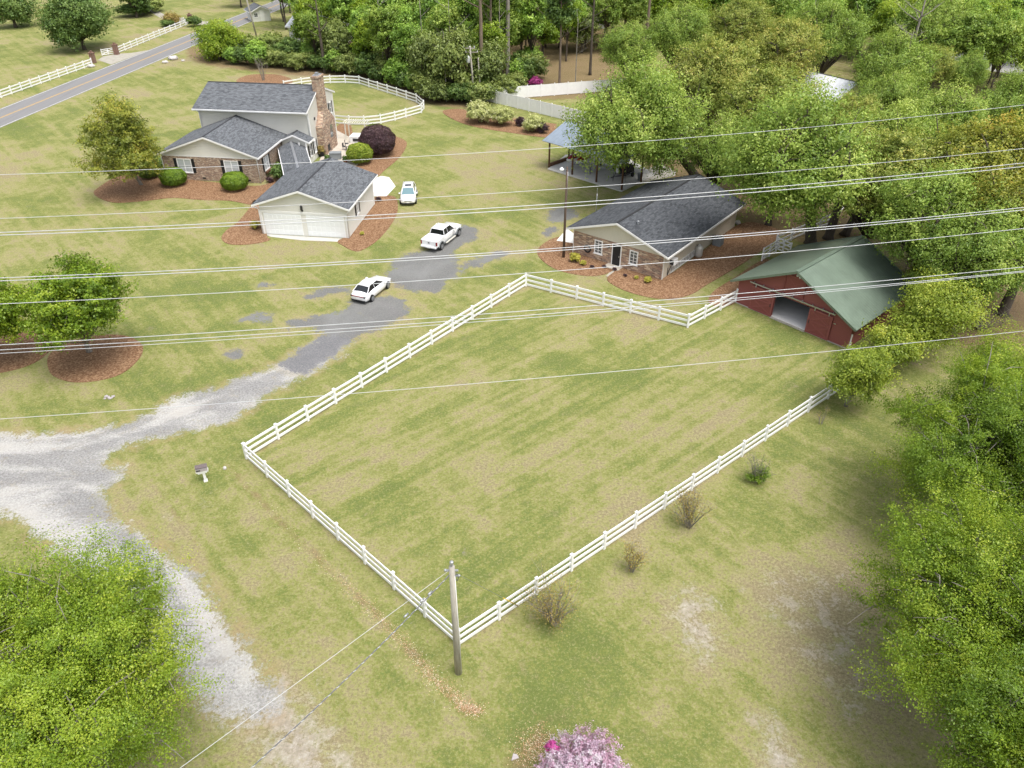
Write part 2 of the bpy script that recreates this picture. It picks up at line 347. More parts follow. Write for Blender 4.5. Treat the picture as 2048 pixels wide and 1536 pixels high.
ASPH = [world_poly(p) for p in (
  [(578,640),(640,632),(690,615),(705,600),(790,595),(820,618),(800,640),(740,665),(690,695),(620,745),(560,730),(640,672),(585,655)],
  [(780,530),(812,508),(850,500),(880,470),(925,450),(955,458),(945,480),(905,508),(915,530),(905,560),(870,585),(815,580),(780,560)],
  [(915,545),(935,525),(975,508),(1015,503),(1010,515),(965,530)],
  [(612,596),(640,580),(690,575),(700,585),(660,592)],
  [(478,640),(520,628),(550,632),(530,645)],
  [(450,708),(475,700),(482,710),(460,716)],
  [(512,570),(535,566),(548,572),(520,576)],
  [(1090,440),(1095,425),(1120,415),(1150,420),(1145,440),(1110,446)],
  [(1085,465),(1105,455),(1115,462),(1095,472)])]
PALE = [world_poly(p) for p in ([(300,830),(360,800),(420,805),(380,850)],[(-50,975),(60,985),(150,1040),(230,1120),(330,1260),(400,1340),(330,1330),(180,1190),(0,1050)],[(430,1180),(480,1300),(500,1380),(400,1330),(380,1200)],[(-50,872),(100,868),(90,905),(-50,905)])]
DIRT = [(world_poly(p), s) for p, s in (
  ([(420,1370),(520,1340),(600,1330),(640,1400),(700,1480),(720,1560),(560,1600),(480,1500),(400,1440)], .8),
  ([(1330,1190),(1400,1170),(1440,1220),(1450,1330),(1390,1330),(1340,1270)], .8),
  ([(1480,1130),(1560,1110),(1700,1120),(1760,1200),(1800,1320),(1840,1440),(1700,1480),(1600,1380),(1520,1280),(1470,1200)], .50),
  ([(1515,1430),(1560,1450),(1600,1540),(1540,1560),(1510,1490)], .95),
  ([(690,650),(760,655),(900,630),(890,650),(760,690),(700,700)], .0),
  ([(300,985),(330,1000),(350,1040),(320,1040)], .6),([(395,965),(420,1000),(400,1005),(380,975)], .6),
  ([(510,180),(480,150),(540,140),(640,150),(620,170)], .4),
  ([(660,905),(760,885),(780,930),(700,960),(650,950)], .35),
  ([(1180,620),(1260,640),(1350,690),(1300,680),(1200,650)], .3),
  ([(1080,300),(1100,400),(1060,420),(1000,330)], .25))]
LUSH = [(world_poly(p), s) for p, s in (
  ([(950,1400),(1010,1310),(1130,1270),(1200,1225),(1330,1190),(1330,1290),(1250,1380),(1330,1480),(1330,1560),(900,1560),(930,1450)], .75),
  ([(470,850),(560,790),(640,755),(600,810),(510,870)], .6),
  ([(640,1000),(760,1010),(900,1100),(860,1230),(760,1120),(660,1040)], .55),
  ([(700,835),(560,910),(520,940),(600,990),(650,950),(640,900),(760,850)], .3),
  ([(1450,1000),(1560,1020),(1540,1070),(1460,1090)], .5),
  ([(-20,260),(200,190),(340,140),(380,125),(240,190),(80,250),(-20,290)], .75),
  ([(280,770),(400,740),(480,740),(400,775),(330,800),(250,810)], .65),
  ([(1090,700),(1350,680),(1500,720),(1300,790),(1100,760)], .4),
  ([(1530,740),(1640,760),(1600,800),(1530,790)], .6),
  ([(680,170),(840,215),(760,240),(680,230)], .35),
  ([(0,760),(280,770),(300,815),(0,850)], .3),([(330,960),(400,990),(520,1130),(500,1170),(420,1060)], .55),
  ([(960,290),(1080,290),(1040,350),(950,330)], .0),([(820,300),(1000,280),(950,360),(850,350)], .1),
  ([(1640,1130),(1900,1150),(1900,1560),(1800,1540),(1700,1330)], .45))]
LITT = [(world_poly(p), s) for p, s in (
  ([(1310,300),(1500,330),(1640,400),(1750,420),(1800,500),(1740,480),(1650,500),(1530,460),(1480,440),(1400,370),(1300,345)], 1.0),
  ([(1790,520),(1990,560),(2100,580),(2100,720),(1900,690),(1860,620)], .8),
  ([(1070,120),(1180,120),(1190,190),(1070,185)], .9),
  ([(390,125),(560,150),(700,158),(860,210),(960,215),(960,190),(850,180),(700,130),(400,90)], .9),
  ([(560,80),(800,70),(1250,60),(1250,180),(960,195),(700,150)], .8),
  ([(1200,60),(2100,-100),(2100,250),(1900,260),(1500,300),(1250,200)], .45),
  ([(1030,1470),(1060,1440),(1120,1440),(1100,1560),(990,1560)], .75))]
STRIP = [(([G(452,930), G(520,1000), G(575,1060), G(640,1120), G(700,1180), G(760,1235), G(820,1300), G(870,1360), G(925,1410), G(955,1425)]), .42, .50),
         (([G(494,917), G(1052,572), G(1375,655)]), .35, .5), (([G(494,917), G(918,1290), G(1655,795)]), .35, .45),
         (([G(0,214), G(200,138)]), 1.2, .35),(([G(300,965), G(360,1040), G(420,1130)]), .3, .45)]
def road_pt(t, off):                    # straight two-lane road
    a = np.array((-81.28, 124.78)); d = np.array((8.53, 64.26)); d /= np.hypot(*d); nrm = np.array((d[1], -d[0])); return a+d*t+nrm*off
ROADW = 3.55
# one sheet, fine near the camera, reaching the horizon
ys = [-2500, -800, -200, -60, -20, 0, 8]; y = 13.0
while y < 262: ys.append(y); y += max(.24, y*.0056)
ys += [275, 300, 350, 450, 700, 1200, 3000]
ys = np.array(ys); NX = 420
tx = np.concatenate([[-1]*0, np.linspace(-1, 1, NX)])
GX = np.zeros((len(ys), NX+4)); GY = np.zeros_like(GX)
for i, yy in enumerate(ys):
    hw = 26+max(yy, 0)*.82 if yy < 262 else 26+262*.82
    GX[i, 2:-2] = tx*hw; GX[i, 0] = -3000; GX[i, 1] = -hw-60; GX[i, -2] = hw+60; GX[i, -1] = 3000; GY[i, :] = yy
X = GX; Y = GY
def soft(sd, s): return np.clip(.5+sd/(2*s), 0, 1)
grav = soft(sdist(GRAV, X, Y), 1.3)
asph = np.zeros_like(X)
for P in ASPH: asph = np.maximum(asph, soft(sdist(P, X, Y), .9))
pale = np.full_like(X, .35)
for P in PALE: pale = np.maximum(pale, soft(sdist(P, X, Y), 1.5))
DARKG = [world_poly(p) for p in ([(-50,925),(60,930),(130,905),(215,915),(225,960),(200,1000),(250,1060),(330,1120),(390,1150),(370,1175),(300,1130),(210,1060),(120,1000),(0,965),(-50,960)],[(380,780),(480,760),(600,705),(650,672),(700,680),(620,745),(520,790),(440,820)],[(200,880),(330,850),(420,840),(330,870),(240,890)])]
for P in DARKG: pale = pale*(1-.95*soft(sdist(P, X, Y), 1.3))
for path in ([(-40,900),(150,895),(300,852),(430,795),(600,715),(690,655),(790,595),(880,510)], [(-40,935),(110,940),(240,1010),(330,1120),(420,1240),(500,1350)]):
    L_ = [np.array(G(*p)) for p in path]
    for o_ in (-.85, .85):
        Q = []
        for i, p in enumerate(L_): d_ = L_[min(i+1, len(L_)-1)]-L_[max(i-1, 0)]; d_ /= np.hypot(*d_); Q.append(p+np.array((-d_[1], d_[0]))*o_)
        pale = pale-.38*np.exp(-(ldist(Q, X, Y)/.38)**2)
    pale = pale+.22*np.exp(-(ldist(L_, X, Y)/.4)**2)
pale = np.clip(pale, 0, 1)
dirt = np.zeros_like(X)
for P, s_ in DIRT: dirt = np.maximum(dirt, s_*soft(sdist(P, X, Y), 2.0))
lush = np.zeros_like(X)
for P, s_ in LUSH: lush = np.maximum(lush, s_*soft(sdist(P, X, Y), 2.2))
litt = np.zeros_like(X)
for P, s_ in LITT: litt = np.maximum(litt, s_*soft(sdist(P, X, Y), 2.0))
strip = np.zeros_like(X)
for P, wd, s_ in STRIP: strip = np.maximum(strip, s_*np.clip(1.15-ldist(P, X, Y)/wd*.65, 0, 1))
padk = soft(sdist(world_poly([(494,917),(1052,572),(1375,655),(1470,604),(1690,700),(1655,795),(918,1290)], False), X, Y), .4)
def m_ground():
    t = NT('ground'); o = t.tex()
    a1 = t.n('ShaderNodeAttribute', attribute_name='m1'); a2 = t.n('ShaderNodeAttribute', attribute_name='m2')
    s1 = t.n('ShaderNodeSeparateColor'); s2 = t.n('ShaderNodeSeparateColor'); t.l(a1.outputs['Color'], s1.inputs[0]); t.l(a2.outputs['Color'], s2.inputs[0])
    grav, asph, dirt = s1.outputs[0], s1.outputs[1], s1.outputs[2]; lush = a1.outputs['Alpha']
    litt, strip, pale = s2.outputs[0], s2.outputs[1], s2.outputs[2]; pad = a2.outputs['Alpha']
    big = t.noise(o, .055, 4, .55, .3); med = t.noise(o, .22, 5, .62, .4); sm = t.noise(o, .9, 5, .7, .3); fine = t.noise(o, 5.5, 6, .82); vf = t.noise(o, 22, 3, .8)
    mow = t.noise(t.mapd(o, .022, 1.0, 40.5), 1.0, 3, .62)
    mow2 = t.noise(t.mapd(o, .07, 1.1, 131), 1.0, 4, .6)
    # greenness
    def ctr(n, k): return t.math('MULTIPLY', t.math('SUBTRACT', n, .5), k)
    g = t.math('ADD', ctr(big, 1.75), ctr(med, 1.6)); g = t.math('ADD', g, ctr(sm, 1.25)); g = t.math('ADD', g, ctr(fine, 2.4)); g = t.math('ADD', g, ctr(t.noise(o, 2.3, 5, .8), 1.2)); g = t.math('ADD', g, 1.11)
    inpad = t.math('SUBTRACT', 1.0, pad); g = t.math('ADD', g, t.math('MULTIPLY', ctr(mow, 1.5), t.math('ADD', t.math('MULTIPLY', pad, .8), .2)))
    g = t.math('ADD', g, t.math('MULTIPLY', ctr(mow2, 1.1), inpad))
    g = t.math('ADD', g, t.math('MULTIPLY', t.math('SUBTRACT', t.noise(t.map(o, (1, 1, 1), (0, 0, .6), (40, 9, 0)), .5, 4, .7), .5), .35))
    g = t.math('ADD', g, t.math('MULTIPLY', lush, .30)); g = t.math('SUBTRACT', g, .56)
    g = t.math('SUBTRACT', g, t.math('MULTIPLY', dirt, .38)); g = t.math('SUBTRACT', g, t.math('MULTIPLY', strip, .25))
    grass = t.ramp(g, [(.10, (.295,.240,.150)), (.30, (.335,.305,.150)), (.46, (.285,.285,.100)), (.62, (.212,.238,.056)), (.80, (.145,.192,.035)), (1.0, (.105,.155,.028))])
    lum = t.math('ADD', t.math('MULTIPLY', t.noise(o, 6.5, 1.5, .6), .6), t.math('MULTIPLY', t.noise(o, 15, 1.0, .6), .4)); grass = t.mix(t.math('MULTIPLY', t.step(lum, .50, .66), .38), grass, (.48,.44,.25)); grass = t.mix(t.math('MULTIPLY', t.step(lum, .49, .33), .50), grass, (.085,.095,.03)); grass = t.mix(t.math('MULTIPLY', t.step(vf, .35, .75), .25), grass, (.42,.37,.20)); grass = t.mix(t.math('MULTIPLY', t.step(fine, .62, .42), .35), grass, (.10,.105,.035))
    soil = t.ramp(t.noise(o, 3.0, 6, .8), [(.3, (.24,.205,.17)), (.5, (.37,.33,.28)), (.7, (.56,.52,.475))])
    dm = t.step(t.math('ADD', dirt, t.math('MULTIPLY', t.math('SUBTRACT', t.math('ADD', t.math('MULTIPLY', sm, .5), t.math('MULTIPLY', fine, .5)), .5), 3.2)), .44, .80)
    c = t.mix(t.math('MULTIPLY', dm, .85), grass, soil)
    # thin bare streaks everywhere, very light
    br = t.math('MULTIPLY', t.step(t.noise(o, .33, 5, .7, .6), .60, .78), .45); c = t.mix(br, c, (.33,.245,.165))
    lit = t.ramp(t.noise(o, 8, 5, .85), [(.3, (.09,.06,.035)), (.5, (.19,.125,.072)), (.68, (.33,.24,.15)), (.8, (.50,.40,.29))])
    lm = t.step(t.math('ADD', t.math('MAXIMUM', litt, strip), t.math('MULTIPLY', t.math('SUBTRACT', sm, .5), 1.1)), .35, .75)
    c = t.mix(t.math('MULTIPLY', lm, .80), c, lit)
    # gravel
    edge = t.math('ADD', t.math('MULTIPLY', t.math('SUBTRACT', sm, .5), 1.3), t.math('MULTIPLY', t.math('SUBTRACT', fine, .5), 1.5))
    gf = t.math('ADD', t.math('MULTIPLY', t.noise(o, 7, 2, .6), .6), t.math('MULTIPLY', t.noise(o, 17, 1.5, .6), .4)); gm = t.noise(t.map(o, (.55, 1.1, 1), (0, 0, R(12))), .42, 7, .68, .8)
    gr = t.ramp(gf, [(.30, (.22,.215,.205)), (.5, (.37,.365,.35)), (.70, (.55,.54,.52))]); rut = t.noise(t.mapd(o, .12, 1.5, 40), 1.0, 4, .65); gr = t.mix(t.math('MULTIPLY', t.step(rut, .52, .66), .4), gr, (.24,.225,.20)); gr = t.mix(t.math('MULTIPLY', t.step(t.noise(o, 1.4, 6, .8), .56, .7), .5), gr, (.30,.26,.20))
    gr = t.mix(t.math('MULTIPLY', t.step(t.math('ADD', gm, t.math('MULTIPLY', pale, .5)), .74, .42), .75), gr, t.ramp(gf, [(.35, (.14,.138,.138)), (.65, (.30,.298,.292))]))
    gr = t.mix(t.math('MULTIPLY', t.step(t.math('ADD', gm, t.math('MULTIPLY', pale, .3)), .54, .86), .5), gr, (.52,.50,.465))
    gmask = t.step(t.math('ADD', grav, edge), .40, .66)
    hl = t.step(t.math('ABSOLUTE', t.math('SUBTRACT', t.math('ADD', grav, t.math('MULTIPLY', edge, .7)), .32)), .26, .0)
    c = t.mix(t.math('MULTIPLY', hl, t.math('MULTIPLY', t.step(t.noise(o, .6, 4, .7), .38, .68), .6)), c, (.33,.24,.135))
    c = t.mix(gmask, c, gr)
    ac = t.ramp(gf, [(.3, (.115,.116,.122)), (.55, (.17,.17,.176)), (.72, (.27,.268,.268))]); ac = t.mix(t.math('MULTIPLY', t.step(med, .4, .7), .5), ac, (.26,.26,.262))
    edg2 = t.math('ADD', t.math('MULTIPLY', edge, 1.1), t.math('MULTIPLY', t.math('SUBTRACT', t.noise(o, .42, 5, .7, .5), .5), 1.5)); am = t.step(t.math('ADD', asph, edg2), .42, .66)
    ah = t.step(t.math('ABSOLUTE', t.math('SUBTRACT', t.math('ADD', asph, edge), .36)), .30, .0); c = t.mix(t.math('MULTIPLY', ah, .3), c, (.36,.30,.17))
    c = t.mix(t.math('MULTIPLY', am, .92), c, ac)
    h = t.math('ADD', t.math('MULTIPLY', fine, .6), t.math('MULTIPLY', vf, .4))
    t.pbr(c, .95, .1, bump=h, bs=.75, bd=.09)
m_ground()
def sheet(name, mask=None, dz=0.0):
    ny, nx = X.shape; idx = np.arange(ny*nx).reshape(ny, nx)
    q = np.stack([idx[:-1, :-1], idx[:-1, 1:], idx[1:, 1:], idx[1:, :-1]], -1).reshape(-1, 4)
    if mask is not None: q = q[mask[:-1, :-1].reshape(-1)]
    used, inv = np.unique(q, return_inverse=True); q = inv.reshape(-1, 4)
    co = np.zeros((len(used), 3), np.float32); co[:, 0] = X.reshape(-1)[used]; co[:, 1] = Y.reshape(-1)[used]; co[:, 2] = dz
    me = bpy.data.meshes.new(name); me.vertices.add(len(used)); me.vertices.foreach_set('co', co.reshape(-1))
    me.loops.add(len(q)*4); me.loops.foreach_set('vertex_index', q.reshape(-1).astype(np.int32))
    me.polygons.add(len(q)); me.polygons.foreach_set('loop_start', np.arange(0, len(q)*4, 4, dtype=np.int32))
    me.update(calc_edges=True); me.validate()
    for nm, ch in (('m1', (grav, asph, dirt, lush)), ('m2', (litt, strip, pale, padk))):
        at = me.attributes.new(nm, 'FLOAT_COLOR', 'POINT'); a = np.stack([c_.reshape(-1)[used] for c_ in ch], -1).astype(np.float32); at.data.foreach_set('color', a.reshape(-1))
    me.materials.append(MATS['ground']); o = bpy.data.objects.new(name, me); COL.objects.link(o); tag(o, kind='structure'); return o
sheet('lawn')
sheet('gravel_driveway', (grav > .42) & (asph < .5) & (GX > -200) & (GX < 200), .005)
pk = sheet('parking_area', (asph > .42) & (GX > -200) & (GX < 200), .010)
def flat(name, poly, z, mat, smooth=True, edge=None):
    P = world_poly(poly) if smooth else np.array([G(*p) for p in poly])
    return flatw(name, P, z, mat, edge)
def flatw(name, P, z, mat, edge=None):
    mb = MB(); n = len(P); P = list(P)
    A = sum(P[i][0]*P[(i+1) % n][1]-P[(i+1) % n][0]*P[i][1] for i in range(n))
    if A < 0: P = P[::-1]
    mb.add([(p[0], p[1], z) for p in P], [tuple(range(n))])
    mb.add([(p[0], p[1], z) for p in P]+[(p[0], p[1], -.02) for p in P], [(i, i+n, (i+1) % n+n, (i+1) % n) for i in range(n)])
    o = mb.build(name, MATS[mat]); tag(o, kind='structure'); return o
def rect_road(t0, t1, a, b, z, mat, name):
    P = [road_pt(t0, a), road_pt(t1, a), road_pt(t1, b), road_pt(t0, b)]; mb = MB(); mb.add([(p[0], p[1], z) for p in P], [(0, 3, 2, 1)]) ; o = mb.build(name, MATS[mat]); return o
def strip_mesh(name, rects, z, mat):
    mb = MB()
    for t0, t1, a, b in rects:
        P = [road_pt(t0, b), road_pt(t1, b), road_pt(t1, a), road_pt(t0, a)]; mb.add([(p[0], p[1], z) for p in P], [(0, 1, 2, 3)])
    o = mb.build(name, MATS[mat]); tag(o, kind='structure'); return o
strip_mesh('road', [(-700, 900, -ROADW-.15, ROADW+.15)], .012, 'asphalt')
strip_mesh('road_edge_line', [(-700, 900, -ROADW+.05, -ROADW+.2), (-700, 900, ROADW-.2, ROADW-.05)], .018, 'mark_white')
strip_mesh('road_centre_line', [(-700, 900, -.19, -.06), (-700, 900, .06, .19)], .018, 'mark_yellow')
# the entrance apron and far drive across the road
flat('driveway_apron', [(196,120),(206,113),(232,108),(262,106),(300,100),(222,129)], .009, 'old_concrete', False)
flat('far_driveway', [(283,-6),(296,8),(316,22),(338,32),(372,37),(420,44),(412,50),(360,45),(322,36),(300,22),(276,2)], .006, 'old_concrete')
BEDS = [
 [(188,388),(202,372),(235,354),(300,338),(326,352),(420,364),(520,372),(556,352),(600,336),(640,352),(600,380),(540,400),(508,410),(460,402),(400,400),(345,396),(290,402),(225,405)],
 [(443,477),(452,462),(476,444),(498,418),(512,400),(540,420),(534,470),(541,479),(520,486),(485,490),(456,488)],
 [(683,490),(676,482),(700,466),(745,405),(752,394),(788,393),(796,415),(788,440),(764,472),(740,492),(712,503)],
 [(690,318),(720,292),(745,262),(775,268),(808,280),(813,292),(798,316),(770,340),(752,353),(715,345)],
 [(672,258),(682,248),(702,252),(703,276),(680,280)],
 [(97,738),(98,712),(130,688),(190,672),(250,672),(284,690),(280,715),(248,745),(205,760),(150,765),(112,755)],
 [(-60,690),(0,670),(70,662),(110,680),(96,706),(60,730),(0,746),(-60,750)],
 [(885,224),(910,218),(950,222),(1010,234),(1080,244),(1150,254),(1175,268),(1150,274),(1090,275),(1030,267),(960,256),(915,243)],
 [(1074,506),(1084,490),(1110,476),(1142,474),(1160,496),(1240,526),(1228,540),(1205,550),(1170,552),(1120,542),(1090,526)],
 [(1214,558),(1226,546),(1248,532),(1320,556),(1400,506),(1480,448),(1535,452),(1560,470),(1500,518),(1420,566),(1375,592),(1320,598),(1262,586),(1226,570)],
 [(1418,606),(1425,585),(1462,560),(1530,518),(1545,540),(1500,575),(1474,604),(1445,614)],
 [(474,160),(500,150),(550,149),(582,158),(578,168),(520,172),(482,168)]]
for b in BEDS: flat('mulch_bed', b, .045, 'mulch')
flat('concrete_pad', [(740,362),(762,353),(778,355),(791,373),(773,393),(742,393)], .05, 'concrete_white', False)
flat('patio', [(636,330),(660,268),(675,262),(702,276),(722,282),(735,300),(716,330),(705,338),(660,345)], .06, 'patio_stone', False)
flat('carport_slab', [(1095,339),(1131,311),(1225,300),(1312,350),(1243,384)], .10, 'concrete', False)
flat('path', [(1222,556),(1212,552),(1222,542),(1234,533),(1250,537),(1240,545)], .02, 'old_concrete', False)
flat('concrete_pad', [(1113,482),(1134,458),(1150,470),(1150,492),(1146,487)], .05, 'concrete_white', False)
flat('garage_apron', [(529,468.5),(699,478.5),(684,484),(606,481),(542,474)], .03, 'concrete', False)
flat('far_parking', [(1780,92),(1840,106),(1900,122),(1960,138),(2100,156),(2250,150),(2250,98),(2060,92),(1960,84),(1880,84)], .01, 'concrete')
flat('old_slab', [(1296,338),(1312,350),(1260,374),(1300,362),(1350,352),(1352,344),(1322,326)], .03, 'old_concrete', False)
# ------------------------------------------------------------------ buildings
def rdir(th): return R(th)
class Bld:
    """local frame: x along the front, y back, z up"""
    def __init__(s, name, x0, y0, th, label, cat, group=None):
        s.root = empty(name, (x0, y0, 0), R(th), label, cat, group); s.O = Vector((x0, y0, 0)); s.th = R(th)
    def part(s, name, mb, mat, parent=None, label=None): return mb.build(name, MATS[mat], parent or s.root, label)
def gable_walls(mb, x0, y0, W, L, h, r):
    mb.prism([(x0, 0), (x0+W, 0), (x0+W, h), (x0+W/2, h+r), (x0, h)], 'y', y0, y0+L); return mb
def gable_roof(b, x0, y0, W, L, h, r, os, of, ob, mat, ridge='y', soffit=True, cap=True, cut_left=None, name='roof'):
    """gable roof with ridge along y. returns roof object"""
    k = r/(W/2); e = h-k*os; zt = h+r; xm = x0+W/2; ya, yb = y0-of, y0+L+ob; up = .16; m = MB(); sf = MB()
    def rs(z): return z+up
    Lq = [(x0-os, ya, rs(e)), (xm, ya, rs(zt)), (xm, yb, rs(zt)), (x0-os, yb, rs(e))]
    Rq = [(xm, ya, rs(zt)), (x0+W+os, ya, rs(e)), (x0+W+os, yb, rs(e)), (xm, yb, rs(zt))]
    m.slab(Lq, .05); m.slab(Rq, .05); ro = b.part(name, m, mat)
    g = .05; e2 = e-k*g
    L2 = [(x0-os-g, ya-g, e2+.10), (xm, ya-g, zt+.10), (xm, yb+g, zt+.10), (x0-os-g, yb+g, e2+.10)]
    R2 = [(xm, ya-g, zt+.10), (x0+W+os+g, ya-g, e2+.10), (x0+W+os+g, yb+g, e2+.10), (xm, yb+g, zt+.10)]
    if soffit: sf.slab(L2, .2); sf.slab(R2, .2); b.part('roof_trim', sf, 'white_paint')
    if cap:
        c = MB(); c.beam((xm, ya+.05, rs(zt)+.0), (xm, yb-.05, rs(zt)+.0), .20, .05); b.part('ridge_cap', c, 'dark_metal' if cap is True else cap)
    return ro
def window(b, side, a, z, w_, h_, wp, cols=2, rows=2, shutter=None, pane='window_pane', fr=.09, parent=None, sill=True, blind=False):
    """side 'f': front wall (faces -y) at y=wp, a along x; 'r': right wall (faces +x) at x=wp, a along y; 'l'"""
    def T(mb, u0, z0, u1, z1, d0, d1):
        if side == 'f': mb.box(u0, wp-d1, z0, u1, wp-d0, z1)
        elif side == 'r': mb.box(wp+d0, u0, z0, wp+d1, u1, z1)
        else: mb.box(wp-d1, u0, z0, wp-d0, u1, z1)
    m = MB()
    T(m, a, z, a+w_, z+fr, 0, .07); T(m, a, z+h_-fr, a+w_, z+h_, 0, .07); T(m, a, z+fr, a+fr, z+h_-fr, 0, .07); T(m, a+w_-fr, z+fr, a+w_, z+h_-fr, 0, .07)
    if sill: T(m, a-.06, z-.07, a+w_+.06, z, 0, .11)
    f = b.part('window', m, 'white_paint', parent)
    p = MB(); T(p, a+fr, z+fr, a+w_-fr, z+h_-fr, .004, .02); b.part('pane', p, pane, f)
    mu = MB()
    for i in range(1, cols):
        u = a+w_*i/cols; wd = .05 if (cols == 2 and w_ > 1.3) else .025; T(mu, u-wd, z+fr, u+wd, z+h_-fr, .022, .05)
    for j in range(1, rows):
        v = z+h_*j/rows; T(mu, a+fr, v-.018, a+w_-fr, v+.018, .023, .048)
    if cols > 1 or rows > 1: b.part('muntin', mu, 'white_paint', f)
    if shutter:
        for u in (a-.42, a+w_+.04):
            s_ = MB(); T(s_, u, z-.02, u+.38, z+h_+.02, 0, .05)
            k = int(h_/.14)
            for q in range(k): T(s_, u+.04, z+.03+q*.14, u+.34, z+.09+q*.14, .05, .065)
            b.part('shutter', s_, shutter, f)
    return f
def downspout(b, pts, mat='white_metal'):
    m = MB(); m.tube(pts, .06, 6); b.part('downspout', m, mat)
# ---------- main house
H = Bld('brick_house', -44.29, 96.61, -7.4, 'two storey cream and brick house with grey shingle roof and tall brick chimney', 'house')
W1, L1, h1, r1 = 12.56, 9.5, 3.39, 2.19
m = MB(); m.box(0, 0, 0, W1, L1, h1-.25); H.part('brick_wall', m, 'brick')
m = MB(); m.prism([(.02, h1-.25), (W1-.02, h1-.25), (W1-.02, h1), (W1/2, h1+r1), (.02, h1)], 'y', .02, L1); H.part('gable_siding', m, 'siding')
m = MB(); m.box(-.03, -.03, h1-.33, W1+.03, .0, h1-.21); m.box(W1, .0, h1-.33, W1+.03, L1, h1-.21); H.part('frieze_board', m, 'white_paint')
gable_roof(H, 0, 0, W1, L1, h1, r1, .38, .38, 0, 'shingle', name='wing_roof')
for a in (1.9, 8.15):
    window(H, 'f', a, 1.0, 1.9, 1.75, 0, 2, 2, 'black_paint', 'pane_white')
window(H, 'r', 1.8, 1.0, 1.5, 1.65, W1, 2, 2, 'black_paint', 'pane_white')
fb = MB(); fb.box(W1+.07, 1.7, .72, W1+.37, 3.4, .95); q = H.part('flower_box', fb, 'post_wood')
for i, (a, z) in enumerate(((4.9, .25), (10.9, .2))): m = MB(); m.box(a, -.03, z, a+.4, 0, z+.2); H.part('foundation_vent', m, 'black_paint')
for x in (-.02, W1+.05): downspout(H, [(x, -.3, h1-.15), (x, -.09, h1-.5), (x, -.09, .1)])
# two-storey block
A0, A1, B0, B1, h2, r2 = 1.0, 16.30, 9.52, 19.5, 6.71, 1.82
m = MB(); m.prism([(B0, 0), (B1, 0), (B1, h2), ((B0+B1)/2, h2+r2), (B0, h2)], 'x', A0, A1); H.part('upper_wall', m, 'siding')
for x, y in ((A0-.02, B0-.02), (A1-.1, B0-.02), (A1-.1, B1-.1)): m = MB(); m.box(x, y, 0, x+.12, y+.12, h2-.1); H.part('corner_trim', m, 'white_paint')
k = r2/((B1-B0)/2); os2 = .76; e = h2-k*os2; bm = (B0+B1)/2; zt = h2+r2; xa, xb = A0-.40, A1+.10
m = MB()
m.slab([(xa, B0-os2, e+.16), (xb, B0-os2, e+.16), (xb, bm, zt+.16), (xa, bm, zt+.16)], .05)
m.slab([(xa, bm, zt+.16), (xb, bm, zt+.16), (xb, B1+os2, e+.16), (xa, B1+os2, e+.16)], .05); H.part('roof', m, 'shingle')
m = MB(); g = .05
m.slab([(xa-g, B0-os2-g, e+.085), (xb+g, B0-os2-g, e+.085), (xb+g, bm, zt+.10), (xa-g, bm, zt+.10)], .2)
m.slab([(xa-g, bm, zt+.10), (xb+g, bm, zt+.10), (xb+g, B1+os2+g, e+.085), (xa-g, B1+os2+g, e+.085)], .2); H.part('roof_trim', m, 'white_paint')
m = MB(); m.beam((xa+.03, bm, zt+.17), (xb-.03, bm, zt+.17), .22, .06); H.part('ridge_cap', m, 'dark_metal')
m = MB(); m.box(xa, B0-os2-.19, e-.02, xb, B0-os2-.06, e+.12); H.part('gutter', m, 'white_metal')
downspout(H, [(A1-.2, B0-os2-.1, e-.02), (A1-.15, B0-.08, e-.5), (A1-.15, B0-.08, 3.4)]); downspout(H, [(A0+.15, B0-os2-.1, e-.02), (A0+.15, B0-.08, e-.5), (A0+.15, B0-.08, 4.2)])
# right gable wall openings
window(H, 'r', 9.95, .9, .75, 1.6, A1, 1, 2, 'black_paint', 'pane_white'); window(H, 'r', 17.6, .9, .9, 1.7, A1, 1, 2, 'black_paint'); window(H, 'r', 17.6, 4.1, .8, 1.5, A1, 1, 2, 'black_paint')
m = MB(); m.box(A1, 11.3, 4.9, A1+.12, 11.55, 5.25); H.part('wall_lamp', m, 'dark_metal')
# chimney: wide hearth, tapered shoulder, tall stack
m = MB(); m.box(A1, 11.5, 0, A1+.95, 16.6, 3.9)
m.add([(A1, 11.5, 3.9), (A1+.95, 11.5, 3.9), (A1+.95, 16.6, 3.9), (A1, 16.6, 3.9), (A1, 13.1, 5.6), (A1+.75, 13.1, 5.6), (A1+.75, 14.9, 5.6), (A1, 14.9, 5.6)],
      [(0, 1, 5, 4), (1, 2, 6, 5), (2, 3, 7, 6), (3, 0, 4, 7), (4, 5, 6, 7)])
m.box(A1-.3, 13.1, 5.6, A1+.75, 14.9, 9.9); m.box(A1-.37, 13.0, 9.9, A1+.82, 15.0, 10.1)
ch = H.part('chimney', m, 'stone_brick')
m = MB(); m.box(A1-.2, 13.3, 10.1, A1+.65, 14.7, 10.18); m.box(A1+.05, 13.7, 10.18, A1+.4, 14.2, 10.45); H.part('flue_cap', m, 'galv', ch)
m = MB(); m.prism([(12.6, .3), (13.5, .3), (13.5, 1.2), (13.05, 1.2), (12.6, 1.2)], 'x', A1+.955, A1+.98); H.part('firebox', m, 'black_paint', ch)
m = MB(); m.prism([(14.3, 1.7), (15.3, 1.7), (15.3, 3.0), (15.15, 3.35), (14.8, 3.5), (14.45, 3.35), (14.3, 3.0)], 'x', A1+.955, A1+.98); H.part('arched_window', m, 'window_pane', ch)
